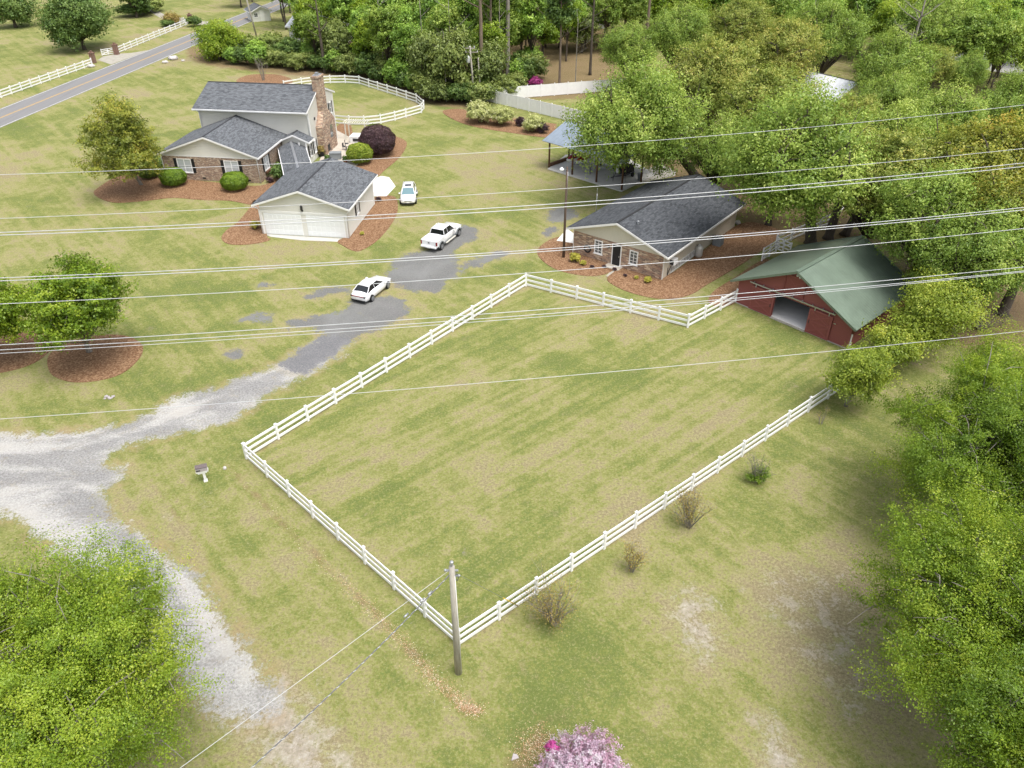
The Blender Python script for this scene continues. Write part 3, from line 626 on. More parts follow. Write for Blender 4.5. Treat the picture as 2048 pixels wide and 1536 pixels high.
# entry gable
m = MB(); gable_walls(m, 12.75, 7.95, 3.5, 1.57, 3.1, .72); H.part('entry_wall', m, 'siding')
gable_roof(H, 12.75, 7.95, 3.5, 1.52, 3.14, .74, .42, .45, 0, 'shingle', name='entry_roof')
m = MB(); m.box(15.3, 7.9, 0, 16.05, 7.95, 2.1); H.part('entry_door', m, 'black_paint')
for x in (15.2, 16.15): m = MB(); m.box(x, 7.45, 0, x+.14, 7.59, 2.95); H.part('column', m, 'white_paint')
window(H, 'r', 8.3, .9, .6, 1.5, 16.26, 1, 2, 'black_paint')
# covered walk to the garage (diagonal)
bw = Vector((19.4, -3.6, 0)); aw = Vector((14.0, 7.9, 0)); d = (bw-aw).normalized(); pr = Vector((-d.y, d.x, 0)); hw = 1.75; ze, zr = 2.35, 3.05
m = MB()
m.slab([aw+pr*hw+Vector((0,0,ze)), aw+Vector((0,0,zr)), bw+Vector((0,0,zr)), bw+pr*hw+Vector((0,0,ze))][::-1], .06)
m.slab([aw+Vector((0,0,zr)), aw-pr*hw+Vector((0,0,ze)), bw-pr*hw+Vector((0,0,ze)), bw+Vector((0,0,zr))][::-1], .06); H.part('walkway_roof', m, 'shingle')
m = MB(); m.beam(aw+Vector((0,0,zr+.01)), bw+Vector((0,0,zr+.01)), .3, .04); H.part('ridge_cap', m, 'galv')
m = MB()
for sg in (1, -1): m.beam(aw+pr*sg*(hw+.04)+Vector((0,0,ze-.08)), bw+pr*sg*(hw+.04)+Vector((0,0,ze-.08)), .08, .2)
H.part('roof_trim', m, 'white_paint')
for sg in (1, -1):
    for f in (.15, .5, .85):
        p = aw.lerp(bw, f)+pr*sg*(hw-.15); m = MB(); m.box(p.x-.07, p.y-.07, 0, p.x+.07, p.y+.07, ze-.05); H.part('post', m, 'white_paint')
# ---------- garage
Ga = Bld('garage', -27.20, 79.11, -7.4, 'detached cream garage with two closed white doors beside the brick house', 'garage')
Wg, Lg, hg, rg = 9.63, 10.02, 3.56, 1.59
m = MB(); gable_walls(m, 0, 0, Wg, Lg, hg, rg); Ga.part('wall', m, 'siding')
gable_roof(Ga, 0, 0, Wg, Lg, hg, rg, .55, .51, .47, 'shingle')
for q in ((.0, -.05, 2.48, Wg, 0, 2.72), (0, -.06, 0, .14, 0, 2.48), (Wg-.14, -.06, 0, Wg, 0, 2.48), (Wg, 0, 0, Wg+.04, .14, 2.9), (Wg, Lg-.14, 0, Wg+.04, Lg, 2.9)): m = MB(); m.box(*q); Ga.part('trim', m, 'white_paint')
for x in (.35, 5.1):
    m = MB(); wd = 4.2
    m.box(x, -.03, .06, x+wd, 0, 2.42)
    for r_ in range(4):
        for c_ in range(8): m.box(x+.09+c_*wd/8, -.045, .14+r_*.58, x+wd/8-.06+c_*wd/8, -.03, .14+r_*.58+.44)
    Ga.part('garage_door', m, 'garage_white')
m = MB(); m.box(.3, -.04, 0, Wg-.3, 0, .06); Ga.part('sill', m, 'concrete')
m = MB(); m.box(4.72, -.12, 2.85, 4.92, 0, 3.0); m.lathe([(.03, 0), (.13, .1), (.13, .42), (.16, .46), (.02, .62)], 8, (4.82, -.2, 2.95)); Ga.part('wall_lantern', m, 'dark_metal')
window(Ga, 'r', 3.3, 1.35, .85, 1.25, Wg, 2, 3, 'black_paint', 'pane_white')
downspout(Ga, [(Wg+.5, -.3, hg-.35), (Wg+.07, -.08, hg-.7), (Wg+.07, -.08, .1)]); downspout(Ga, [(-.5, -.3, hg-.35), (-.07, -.08, hg-.7), (-.07, -.08, .1)])
# ---------- office cottage
Of = Bld('brick_cottage', 6.39, 74.19, -37.9, 'low brick fronted cottage with black door and long dark shingle roof', 'cottage')
Wo, Lo, ho, ro = 10.35, 16.84, 2.86, 1.77
m = MB(); m.box(0, .05, 0, Wo, Lo, ho-.02); Of.part('wall', m, 'siding_tan')
m = MB(); m.box(.0, 0, 0, Wo-.02, .05, 2.5); Of.part('brick_front', m, 'stone_brick')
m = MB(); m.prism([(0, 2.5), (Wo, 2.5), (Wo, ho), (Wo/2, ho+ro), (0, ho)], 'y', -.02, .05); m.prism([(0, ho-.02), (Wo, ho-.02), (Wo/2, ho+ro-.02)], 'y', .05, Lo); Of.part('gable_siding', m, 'siding_batten')
gable_roof(Of, 0, 0, Wo, Lo, ho, ro, .67, .44, .4, 'shingle_dark')
for a in (2.55, 6.65): window(Of, 'f', a, .75, .95, 1.45, 0, 2, 4, None, 'window_pane', .1)
m = MB(); m.box(4.62, -.05, .1, 4.72, 0, 2.3); m.box(5.62, -.05, .1, 5.72, 0, 2.3); m.box(4.62, -.05, 2.22, 5.72, 0, 2.32); Of.part('door_frame', m, 'white_paint')
m = MB(); m.box(4.72, -.035, .1, 5.62, 0, 2.22)
for q in range(3): m.box(4.82, -.05, .25+q*.66, 5.52, -.035, .78+q*.66)
dr = Of.part('door', m, 'black_paint'); m = MB(); m.box(5.48, -.12, 1.05, 5.54, -.05, 1.2); Of.part('handle', m, 'galv', dr)
m = MB(); m.box(4.3, -.95, 0, 6.0, 0, .1); Of.part('doorstep', m, 'patio_stone')
m = MB()
for i in range(30): t0 = i/30*2*math.pi; t1 = (i+1)/30*2*math.pi; m.tube([(1.75+.36*math.cos(t0), -.07, .95+.36*math.sin(t0)), (1.75+.36*math.cos(t1), -.07, .95+.36*math.sin(t1))], .075, 6)
Of.part('coiled_hose', m, 'rubber')
m = MB(); m.box(4.2, -.1, 1.75, 4.35, 0, 2.0); Of.part('wall_lamp', m, 'dark_metal')
m = MB(); m.box(Wo, 1.35, 1.15, Wo+.5, 2.15, 1.75); ac = Of.part('air_conditioner', m, 'white_metal'); m = MB(); m.box(Wo+.05, 1.33, 1.2, Wo+.45, 1.35, 1.7); Of.part('grille', m, 'dark_metal', ac)
m = MB(); m.box(Wo, 1.1, .1, Wo+.04, 1.18, .9); m.tube([(Wo+.25, 1.4, 1.15), (Wo+.12, 1.2, .6), (Wo+.06, 1.15, .1)], .04, 6); Of.part('conduit', m, 'dark_metal')
m = MB(); y0 = 1.7; n = 15
m.box(Wo+.02, y0, .08, Wo+.08, y0+5.2, .16); m.box(Wo+.02, y0, .72, Wo+.08, y0+5.2, .80)
for i in range(n+1): yy = y0+5.1*i/n; m.box(Wo+.02, yy, .16, Wo+.08, yy+.10, .72)
Of.part('lattice_skirt', m, 'siding_white'); m = MB(); m.box(Wo+.003, y0+.05, .1, Wo+.016, y0+5.1, .75); Of.part('crawl_opening', m, 'black_paint')
m = MB(); m.box(Wo-.0, .05, 0, Wo+.05, .17, 2.6); Of.part('corner_trim', m, 'siding_white')
m = MB(); zz = ho+ro-(1.3)*ro/(Wo/2)+.16; m.tube([(Wo/2+1.3, 1.4, zz-.1), (Wo/2+1.3, 1.4, zz+.25)], .08, 8); m.tube([(Wo/2+1.3, 1.4, zz+.25), (Wo/2+1.3, 1.4, zz+.36)], .13, 8); Of.part('vent_pipe', m, 'galv')
zz = ho-.2; m = MB(); m.tube([(-.35, 4.6, zz), (-.35, 4.6, zz+2.3)], .035, 5); m.tube([(-.35, 4.6, zz+2.3), (-.35, 4.6, zz+2.9)], .015, 5); Of.part('antenna', m, 'galv')
m = MB(); m.box(-.06, -.02, 0, 0, .3, 2.5); Of.part('corner_board', m, 'white_paint')
# ---------- barn
Ba = Bld('red_barn', 20.75, 63.32, -48.1, 'red board barn with green metal roof and half open sliding doors', 'barn')
Wb, Lb, hb, rb = 11.06, 10.21, 2.42, 2.78
T_ = .14; oa, ob_ = 3.75, 7.15; ztop = 2.35
m = MB(); kz = rb/(Wb/2)
m.box(0, 0, 0, oa, T_, hb); m.box(ob_, 0, 0, Wb, T_, hb); m.box(oa, 0, ztop, ob_, T_, hb)
m.prism([(0, hb), (Wb, hb), (Wb/2, hb+rb)], 'y', 0, T_); m.box(0, T_, 0, T_, Lb-T_, hb); m.box(Wb-T_, T_, .0, Wb, Lb-T_, hb)
m.prism([(0, 0), (Wb, 0), (Wb, hb), (Wb/2, hb+rb), (0, hb)], 'y', Lb-T_, Lb); Ba.part('wall', m, 'red_board')
m = MB(); m.box(T_, T_, .0, Wb-T_, Lb-T_, .12); m.box(oa, 0, .0, ob_, T_, .12); Ba.part('floor', m, 'concrete_white')
up = .1; ev = hb-kz*.56
m = MB(); ya, yb = -.6, Lb+.4; xm = Wb/2
m.slab([(-.56, ya, ev+up), (xm, ya, hb+rb+up), (xm, yb, hb+rb+up), (-.56, yb, ev+up)], .07); m.slab([(xm, ya, hb+rb+up), (Wb+.56, ya, ev+up), (Wb+.56, yb, ev+up), (xm, yb, hb+rb+up)], .07)
Ba.part('roof', m, 'green_metal'); m = MB()
for sg in (0, 1):
    xe = -.56 if sg == 0 else Wb+.56; m.beam((xe, ya-.03, ev+up-.05), (xm, ya-.03, hb+rb+up-.05), .06, .2)
    m.beam((xe, yb+.03, ev+up-.05), (xm, yb+.03, hb+rb+up-.05), .06, .2)
m.beam((xm, ya, hb+rb+up+.03), (xm, yb, hb+rb+up+.03), .35, .05); Ba.part('roof_trim', m, 'green_metal')
def barn_door(x0, x1, y, nm='sliding_door'):
    m = MB(); m.box(x0, y-.06, .06, x1, y, 2.35); d_ = Ba.part(nm, m, 'red_batten')
    f = MB(); t = .14; yy = y-.09
    f.box(x0, yy, .06, x1, y-.06, .06+t); f.box(x0, yy, 2.35-t, x1, y-.06, 2.35); f.box(x0, yy, .06+t, x0+t, y-.06, 2.35-t); f.box(x1-t, yy, .06+t, x1, y-.06, 2.35-t); f.box(x0+t, yy, 1.15, x1-t, y-.06, 1.27)
    for z0, z1 in ((.2, 1.15), (1.27, 2.21)):
        f.beam((x0+t, y-.076, z0), (x1-t, y-.076, z1), .025, .12); f.beam((x0+t, y-.070, z1), (x1-t, y-.070, z0), .018, .12)
    Ba.part('door_brace', f, 'red_board', d_); h_ = MB(); xx = x1-.25 if x0 < Wb/2-1 else x0+.15; h_.box(xx, y-.14, 1.0, xx+.05, y-.08, 1.3); Ba.part('handle', h_, 'dark_metal', d_)
barn_door(1.45, 3.75, -.06); barn_door(7.15, 9.3, -.06)
m = MB(); m.beam((1.2, -.16, 2.62), (9.45, -.16, 2.62), .07, .10)
for i in range(9): xx = 1.5+i*.96; m.box(xx, -.13, 2.5, xx+.06, 0, 2.74)
for xx in (1.8, 3.2, 7.6, 8.9): m.box(xx, -.2, 2.30, xx+.07, -.13, 2.6)
Ba.part('door_track', m, 'galv')
m = MB(); f = .1   # hayloft door with X in the gable
m.box(4.35, -.03, 2.9, 6.35, 0, 4.55); hl_ = Ba.part('loft_door', m, 'red_batten'); m = MB()
for a, b_ in (((4.35, 2.9), (6.35, 2.9)), ((4.35, 4.5), (6.35, 4.5)), ((4.4, 2.9), (4.4, 4.5)), ((6.3, 2.9), (6.3, 4.5))): m.beam((a[0], -.045, a[1]), (b_[0], -.045, b_[1]), .03, .12)
m.beam((4.4, -.04, 2.9), (6.3, -.04, 4.5), .02, .1); m.beam((4.4, -.036, 4.5), (6.3, -.036, 2.9), .012, .1); Ba.part('door_brace', m, 'red_board', hl_)
m = MB(); m.ico((xm-.12, -.15, hb+rb-.45), .10); m.ico((xm+.14, -.15, hb+rb-.52), .10); Ba.part('flood_light', m, 'white_metal')
m = MB(); m.box(-.02, -.12, 0, oa, 0, .05); m.box(oa, -.25, 0, ob_, 0, .08); m.box(ob_, -.12, 0, Wb, 0, .05); Ba.part('footing', m, 'old_concrete')
m = MB(); m.box(9.42, -.05, 1.72, 9.6, 0, 1.8); Ba.part('latch', m, 'galv')
# ---------- carport
cx, cy = G(1098,336); ex, ey = G(1243,381); th = math.atan2(ey-cy, ex-cx)
Cp = Bld('carport', cx, cy, math.degrees(th), 'open post carport with blue grey metal roof at the edge of the oaks', 'carport')
Lc = math.hypot(ex-cx, ey-cy); Dc = 8.0
for j, yy in enumerate((0, Dc)):
    for i in range(4):
        xx = Lc*i/3; m = MB(); m.tube([(xx, yy, .1), (xx, yy, 3.6)], [.13, .11], 8); Cp.part('post', m, 'post_wood')
        m = MB()
for xx in (0, Lc): m = MB(); m.tube([(xx, Dc/2, .1), (xx, Dc/2, 5.0)], [.13, .11], 8); Cp.part('post', m, 'post_wood')
m = MB(); zl, zr_ = 3.65, 5.3
m.slab([(-.7, -.7, zl), (Lc+.7, -.7, zl), (Lc+.7, Dc/2, zr_), (-.7, Dc/2, zr_)], .06); m.slab([(-.7, Dc/2, zr_), (Lc+.7, Dc/2, zr_), (Lc+.7, Dc+.7, zl), (-.7, Dc+.7, zl)], .06); Cp.part('roof', m, 'blue_metal')
m = MB(); m.beam((-.5, 0, 3.45), (Lc+.5, 0, 3.45), .08, .25); m.beam((-.5, Dc, 3.45), (Lc+.5, Dc, 3.45), .08, .25)
for i in range(7): xx = Lc*i/6; m.beam((xx, -.5, zl-.14), (xx, Dc/2, zr_-.16), .06, .14); m.beam((xx, Dc+.5, zl-.14), (xx, Dc/2, zr_-.16), .06, .14)
Cp.part('rafters', m, 'post_wood')
def simple_house(name, px, th, W, L, h, r, wall, roof, label, cat, wins=(), os=.5):
    x, y = G(*px); b = Bld(name, x, y, th, label, cat); m = MB(); gable_walls(m, 0, 0, W, L, h, r); b.part('wall', m, wall)
    gable_roof(b, 0, 0, W, L, h, r, os, os, os, roof)
    for side, a, z, ww, hh in wins: window(b, side, a, z, ww, hh, 0 if side == 'f' else W, 2, 2, None)
    m = MB(); m.box(W*.45, -.05, 0, W*.45+1, 0, 2.1); b.part('door', m, 'white_paint'); return b
simple_house('white_house', (672,92), 62, 9, 13, 3.2, 2.6, 'siding_white', 'white_roof', 'white roofed house half hidden in the woods behind the brick house', 'house', (('f', 1, 1, 1, 1.4), ('f', 6.5, 1, 1, 1.4), ('r', 3, 1, 1, 1.4)))
simple_house('garden_shed', (806,135), 20, 5.0, 4.5, 2.6, 1.2, 'siding_white', 'white_roof', 'small pale grey shed between the trunks of the woods', 'shed', (('f', .5, 1, .8, .9),))
simple_house('roadside_cabin', (506,44), 30, 4.6, 5, 2.4, 1.1, 'siding_white', 'shingle', 'small grey roofed cabin by the road behind the leaning pole', 'cabin', (('f', .5, 1, 1, 1),))
simple_house('white_outbuilding', (1648,262), 32, 9.5, 14, 3.6, 2.8, 'siding_white', 'white_roof', 'white metal roofed building glimpsed through the gap between the oaks', 'outbuilding', (('f', 1.2, 1, 1, 1.3), ('f', 6.8, 1, 1, 1.3)))
simple_house('brown_house', (2002,82), -35, 12, 10, 3.0, 2.4, 'brick', 'brown_roof', 'brown brick house at the far upper right behind the parked car', 'house', (('f', 1.2, 1, 1.2, 1.3), ('f', 8, 1, 1.2, 1.3)))
simple_house('low_outbuilding', (1905,398), -30, 8, 12, 2.6, 1.3, 'siding_white', 'white_roof', 'low white roofed building under the trees at the right edge', 'outbuilding', (('f', 1.2, 1, 1, 1.1),))
simple_house('pale_cottage', (1130,52), -20, 10, 9, 2.9, 2.0, 'siding_white', 'white_roof', 'pale cottage deep in the woods past the brown clearing', 'cottage', (('f', 1.2, 1, 1.1, 1.3), ('f', 6.8, 1, 1.1, 1.3)))
# ------------------------------------------------------------------ fences
def fence(name, label, runs, h=1.28, rails=3, gap=2.67, close_posts=None, post=.16, rail=.185, group=None, cat='fence'):
    """runs: list of world polylines; explicit: posts exactly on the points"""
    p0 = runs[0][0]; root = empty(name, (p0[0], p0[1], 0), 0, label, cat, group); o = Vector((p0[0], p0[1], 0))
    seen = []
    pm = MB(); pm.box(-post/2, -post/2, 0, post/2, post/2, h+.05)
    c = post/2+.02; pm.add([(-c, -c, h+.05), (c, -c, h+.05), (c, c, h+.05), (-c, c, h+.05), (-c, -c, h+.08), (c, -c, h+.08), (c, c, h+.08), (-c, c, h+.08), (0, 0, h+.14)],
        [(3, 2, 1, 0), (0, 1, 5, 4), (1, 2, 6, 5), (2, 3, 7, 6), (3, 0, 4, 7), (4, 5, 8), (5, 6, 8), (6, 7, 8), (7, 4, 8)])
    proto = None
    for pts, explicit in [(r_, close_posts) for r_ in runs]:
        P = [Vector((p[0], p[1], 0)) for p in pts]; posts = [P[0]]
        for a, b in zip(P[:-1], P[1:]):
            n = 1 if explicit else max(1, round((b-a).length/gap))
            for i in range(1, n+1): posts.append(a.lerp(b, i/n))
        for i, q in enumerate(posts):
            d = (posts[min(i+1, len(posts)-1)]-posts[max(i-1, 0)]); az = math.atan2(d.y, d.x)
            if any((q-s_).length < .3 for s_ in seen): continue
            seen.append(q)
            if proto is None: po = pm.build('post', MATS['vinyl_white'], root); proto = po
            else: po = proto.copy(); COL.objects.link(po); po.parent = root
            jx = rnd.uniform(-.012, .012); po.location = q-o; po.rotation_euler = (jx, rnd.uniform(-.012, .012), az)
        segs = list(zip(P[:-1], P[1:]))
        for a, b in segs:
            for k_ in range(rails):
                z = h-.12-k_*(h-.30)/(rails-1 if rails > 1 else 1)*.98
                m = MB(); n = max(1, round((b-a).length/gap)) if not explicit else 1
                for i in range(n): m.beam(a.lerp(b, i/n)-o+Vector((0, 0, z+rnd.uniform(-.008, .008))), a.lerp(b, (i+1)/n)-o+Vector((0, 0, z+rnd.uniform(-.008, .008))), .06, rail)
                m.build('rail', MATS['vinyl_white'], root)
    return root
fence('paddock_fence', 'white three rail fence enclosing the empty grass paddock in the foreground',
      [[G(494,917), G(1052,572), G(1375,655), G(1471,604)], [G(494,917), G(918,1292), G(1655,797), G(1700,768)]])
fence('yard_fence', 'white rail fence curving in a loop behind the brick house', [[G(*p) for p in ((569,178),(604,172),(633,168),(661,166.5),(691,166),(719,168),(738,174.5),(756,180),(775,186),(794,192),(813,198.5),(833,205),(848,218),(843,226),(812,235),(790,241),(762,247),(729,250.5),(699,250),(668,247))]], close_posts=True, h=1.35, rail=.20)
ra = [G(-40,211), G(185,131)]
fence('roadside_fence', 'long white rail fence left of the brick gate pillars along the road', [ra], h=1.3, gap=2.5, rail=.20)
fence('roadside_fence', 'white rail fence beyond the gate pillars leading to the far driveway', [[G(238,106), G(381,47)]], h=1.3, gap=2.7, rail=.20)
fence('roadside_fence', 'short white fence piece turned off by the flower bed at the far drive', [[G(353,44), G(369,46)]], h=1.2, gap=2.2, rail=.20)
def gate(name, label, a, b, h=1.25, diag=True, lift=.12):
    a = Vector((*a, 0)); b = Vector((*b, 0)); root = empty(name, a, 0, label, 'gate'); d = b-a; m = MB()
    for k_ in range(4): z = lift+.1+k_*(h-.25)/3; m.beam(Vector((0, 0, z)), d+Vector((0, 0, z)), .05, .12)
    m.build('rail', MATS['vinyl_white'], root); m = MB()
    for f in (0, .5, 1): p = d*f; m.box(p.x-.06, p.y-.06, lift-.05, p.x+.06, p.y+.06, h+lift-.05)
    m.build('stile', MATS['vinyl_white'], root)
    if diag: m = MB(); m.beam(Vector((0, 0, lift+.1)), d+Vector((0, 0, h-.05)), .03, .11); m.build('brace', MATS['vinyl_white'], root)
    return root
gate('drive_gate', 'open white drive gate between the two brick pillars', G(205,112), G(230,108))
for (x, y), lb in (((188,126), 'brick gate pillar at the end of the long roadside fence'), ((234,109), 'brick gate pillar on the far side of the open drive gate'), ((382,46), 'dark brick pillar at the corner of the far driveway')):
    gx, gy = G(x, y); r_ = empty('gate_pillar', (gx, gy, 0), R(-7), lb, 'pillar', 'brick pillars along the road')
    m = MB(); m.box(-.4, -.4, 0, .4, .4, 1.85); m.build('shaft', MATS['gate_brick'], r_); m = MB(); m.box(-.48, -.48, 1.85, .48, .48, 2.0); m.box(-.2, -.2, 2.0, .2, .2, 2.3); m.build('cap', MATS['gate_brick'], r_)
fence('back_fence', 'white rail fence running back from the barn under the oak trunks', [[G(1551,494), G(1639,456), G(1660,449), G(1700,402)]], h=1.3, gap=2.4)
gate('paddock_gate', 'small white gate beside the green barn roof', G(1523,523), G(1551,506), 1.45)
gate('paddock_gate', 'second white gate swung open against the barn roof', G(1551,500), G(1578,512), 1.4)
fence('far_side_fence', 'white fence section glimpsed behind the shrubs at the right edge', [[G(1895,632), G(1925,600), G(1962,572), G(1998,562)]], h=1.35, gap=2.4)
# ---------- privacy fence
def privacy(name, label, a, b, h=2.0, gap=2.45, gate_i=()):
    a = Vector((*a, 0)); b = Vector((*b, 0)); n = max(1, round((b-a).length/gap)); root = empty(name, a, 0, label, 'fence', 'white vinyl privacy fences')
    d = (b-a)/n; u = d.normalized(); nrm = Vector((-u.y, u.x, 0))
    for i in range(n+1):
        p = d*i; m = MB(); m.box(-.07, -.07, 0, .07, .07, h+.06); m.lathe([(.1, 0), (.1, .03), (.01, .12)], 4, (0, 0, h+.06)); o = m.build('post', MATS['vinyl_white'], root); o.location = p; o.rotation_euler = (0, 0, math.atan2(u.y, u.x))
        if i < n:
            m = MB(); m.beam(p+u*.07+Vector((0, 0, h/2+.02)), p+d-u*.07+Vector((0, 0, h/2+.02)), .03, h-.1)
            k_ = int(d.length/.28)
            for j in range(k_): q = p+d*((j+.5)/k_); m.beam(q-u*.10+nrm*(-.02)+Vector((0, 0, h/2)), q+u*.10+nrm*(-.02)+Vector((0, 0, h/2)), .015, h-.3)
            m.beam(p+Vector((0, 0, h-.06)), p+d+Vector((0, 0, h-.06)), .06, .12); m.beam(p+Vector((0, 0, .16)), p+d+Vector((0, 0, .16)), .06, .12)
            m.build('gate_panel' if i in gate_i else 'panel', MATS['vinyl_white'], root)
    return root
pa = np.array(G(971.5,202)); pb = np.array(G(1154,246)); pd_ = (pb-pa)/np.hypot(*(pb-pa))
privacy('privacy_fence', 'white solid privacy fence behind the cream shrubs running under the oaks', pa, pa+pd_*46, gate_i=(1,))
pc = np.array(G(1150,188)); pe = (pc-pa)/np.hypot(*(pc-pa)); privacy('privacy_fence', 'white solid privacy fence along the far back of the fenced lawn', pa, pa+pe*42)
# ------------------------------------------------------------------ poles and wires
def pole(name, label, px, h, r0, r1, mat, lean=(0, 0), group=None, cat='utility pole'):
    x, y = G(*px); root = empty(name, (x, y, 0), 0, label, cat, group); m = MB()
    m.tube([(0, 0, -.1), (lean[0]*.5, lean[1]*.5, h*.5), (lean[0], lean[1], h)], [r0, (r0+r1)/2, r1], 12); m.build('shaft', MATS[mat], root); return root
np_ = pole('utility_pole', 'weathered grey pole standing at the near corner of the paddock fence', (917,1345), 7.75, .19, .135, 'pole_grey')
m = MB(); m.tube([(.15, -.06, 0), (.125, -.05, 3.8), (.10, -.045, 7.2)], .035, 6); m.build('conduit', MATS['vinyl_white'], np_)
m = MB()
for z, s_ in ((7.45, 1), (7.1, -1)): m.box(-.28*max(s_, .2), -.05, z, .28, .05, z+.06); m.ico((-.3*s_, 0, z+.05), .07)
m.tube([(0, 0, 7.6), (0, 0, 7.95)], .05, 6); m.ico((0, 0, 8.0), .1); m.build('fitting', MATS['galv'], np_)
m = MB(); m.tube([(.12, -.03, 7.2), (.24, -.1, 7.35), (.3, 0, 7.1), (.2, .1, 6.7), (.08, .12, 6.9)], .02, 5); m.build('loop_cable', MATS['wire_black'], np_)
lp = pole('light_pole', 'slim brown pole with lamp in the mulch beside the brick cottage', (1127,515), 9.5, .15, .085, 'pole_brown')
m = MB(); m.beam((0, 0, 9.2), (-.5, -.35, 9.5), .06, .06); m.build('lamp_arm', MATS['galv'], lp); m = MB(); m.lathe([(.05, .25), (.2, .1), (.24, 0), (.1, -.1)], 10, (-.55, -.4, 9.35)); m.build('lamp_head', MATS['white_metal'], lp)
m = MB(); m.tube([(.08, 0, 6.2), (.085, 0, 9.0)], .045, 5); m.build('conduit', MATS['galv'], lp)
u1 = pole('utility_pole', 'grey pole with cross arms and transformer at the edge of the woods', (949,205), 8.9, .17, .12, 'pole_grey', (-.5, 0))
m = MB(); m.box(-1.6, -.06, 8.5, .3, .06, 8.62); m.box(-1.3, -.05, 7.9, .8, .05, 8.0); m.build('cross_arm', MATS['pole_grey'], u1)
m = MB()
for x in (-1.5, -.6, .2): m.lathe([(.05, 0), (.09, .06), (.05, .12), (.09, .18), (.04, .28)], 8, (x, 0, 8.62))
for x in (-1.2, .7): m.lathe([(.05, 0), (.09, .06), (.05, .12), (.04, .2)], 8, (x, 0, 8.0))
m.build('insulator', MATS['insulator'], u1); m = MB(); m.lathe([(.2, 0), (.3, .05), (.3, .95), (.22, 1.02), (.06, 1.15)], 14, (-.85, -.1, 6.3)); m.build('transformer', MATS['insulator'], u1)
pole('utility_pole', 'bare pale pole close behind the transformer pole', (962,203), 7.0, .14, .10, 'pole_grey', (-.3, 0))
u2 = pole('utility_pole', 'leaning grey pole with transformer beside the road', (514,76), 10.5, .2, .13, 'pole_grey', (-1.1, 0))
m = MB(); m.lathe([(.2, 0), (.28, .05), (.28, .9), (.06, 1.1)], 12, (-1.3, -.3, 8.2)); m.build('transformer', MATS['insulator'], u2); m = MB(); m.box(-1.9, -.06, 9.9, -.3, .06, 10.0); m.build('cross_arm', MATS['pole_grey'], u2)
def wire(label, p3, z, r_, mat='wire_alu', group='overhead line wires crossing the picture', ext=.35):
    """three surveyed sight points; the wire hangs in one vertical plane and sags"""
    A = G3(*p3[0], z); B = G3(*p3[2], z); best = None
    M_ = p3[1]
    lo, hi = -3.0, 3.0                     # find fraction f and drop s so that the mid point lies on sight line
    best = (1e9, .5, 0)
    for i in range(121):
        s_ = -1.5+i*.025*1.0
        q = G3(*M_, z+s_); f = (q-A).dot(B-A)/(B-A).dot(B-A); on = A.lerp(B, f); e = math.hypot(q.x-on.x, q.y-on.y)
        if e < best[0]: best = (e, f, s_)
    _, f, s_ = best; f = min(max(f, .1), .9); k_ = s_/(f*(f-1))     # z = z0 + k f (f-1) -> at f gives s_
    pts = []
    for i in range(33):
        g_ = -ext+(1+2*ext)*i/32; p = A.lerp(B, g_); pts.append((p.x, p.y, z+k_*g_*(g_-1)))
    c0 = Vector(pts[0]); m = MB(); m.tube([Vector(p)-c0 for p in pts], r_, 6); o = m.build('power_line', MATS[mat]); o.location = c0
    tag(o, label, 'power line', group); return o
W = [('topmost single wire, passing over the house roof and the oak crowns', [(0,349.5),(900,309),(2048,210)], 20, .026),
 ('single wire crossing the lower half of the garage roof and the parked white suv', [(0,437),(900,392),(2048,297)], 20, .024),
 ('upper wire of the pair crossing the white garage doors', [(0,465),(1060,411),(2048,326)], 20, .034),
 ('lower wire of the pair crossing the white garage doors', [(0,470.5),(1060,418.5),(2048,333)], 20, .034),
 ('upper wire of the close pair passing just behind the white pickup truck', [(0,556),(1060,500),(2048,415)], 18, .034),
 ('lower wire of the close pair passing just behind the white pickup truck', [(0,562),(1060,505),(2048,420)], 18, .034),
 ('single wire passing over the roof of the white sedan', [(0,608),(1060,546),(2048,457)], 18, .027),
 ('highest of the three wires crossing the barn roof side by side', [(0,690),(1100,618),(2048,534)], 15, .032),
 ('middle one of the three wires crossing the barn roof side by side', [(0,700),(1100,627),(2048,542)], 15, .03),
 ('thinnest and lowest of the three wires crossing the barn roof', [(0,707),(1100,632),(2048,544)], 15, .024),
 ('lowest long wire, crossing the middle of the empty paddock alone', [(0,838),(1050,758.6),(2048,662)], 13, .024)]
for lb, p3, z, r_ in W: wire(lb, p3, z, r_*.56)
nb = Vector((*G(917,1345), 0))
def drop(name, label, a, b, r_, mat, sag=.2, bumps=0, cat='cable'):
    a = Vector(a); b = Vector(b); m = MB(); pts = [a.lerp(b, i/24)-Vector((0, 0, sag*4*(i/24)*(1-i/24))) for i in range(25)]
    m.tube([p-a for p in pts], r_, 6)
    o = empty(name, a, 0, label, cat) if bumps else None
    w_ = m.build('strand' if bumps else name, MATS[mat], o)
    if bumps:
        t2 = MB(); n = 260; q = []
        for i in range(n): f = i/(n-1); p = a.lerp(b, f)-Vector((0, 0, sag*4*f*(1-f))); q.append(p-a+Vector((math.cos(i*.9)*r_*1.3, math.sin(i*.9)*r_*1.3, math.cos(i*.9)*r_)))
        t2.tube(q, r_*.6, 4); t2.build('twisted_strand', MATS['wire_alu'], o)
        for f in (.07, .10, .16): p = a.lerp(b, f); c = MB(); c.tube([p-a, p-a+(b-a).normalized()*.25], .05, 6); c.build('splice', MATS['galv'], o)
        return o
    w_.location = a; tag(w_, label, cat); return w_
t = nb+Vector((-.12, 0, 7.5)); e1 = G3(355,1536,7.3); drop('cable', 'thin cable running from the near pole down to the lower left', t, t.lerp(e1, 1.6), .011, 'wire_alu', .1)
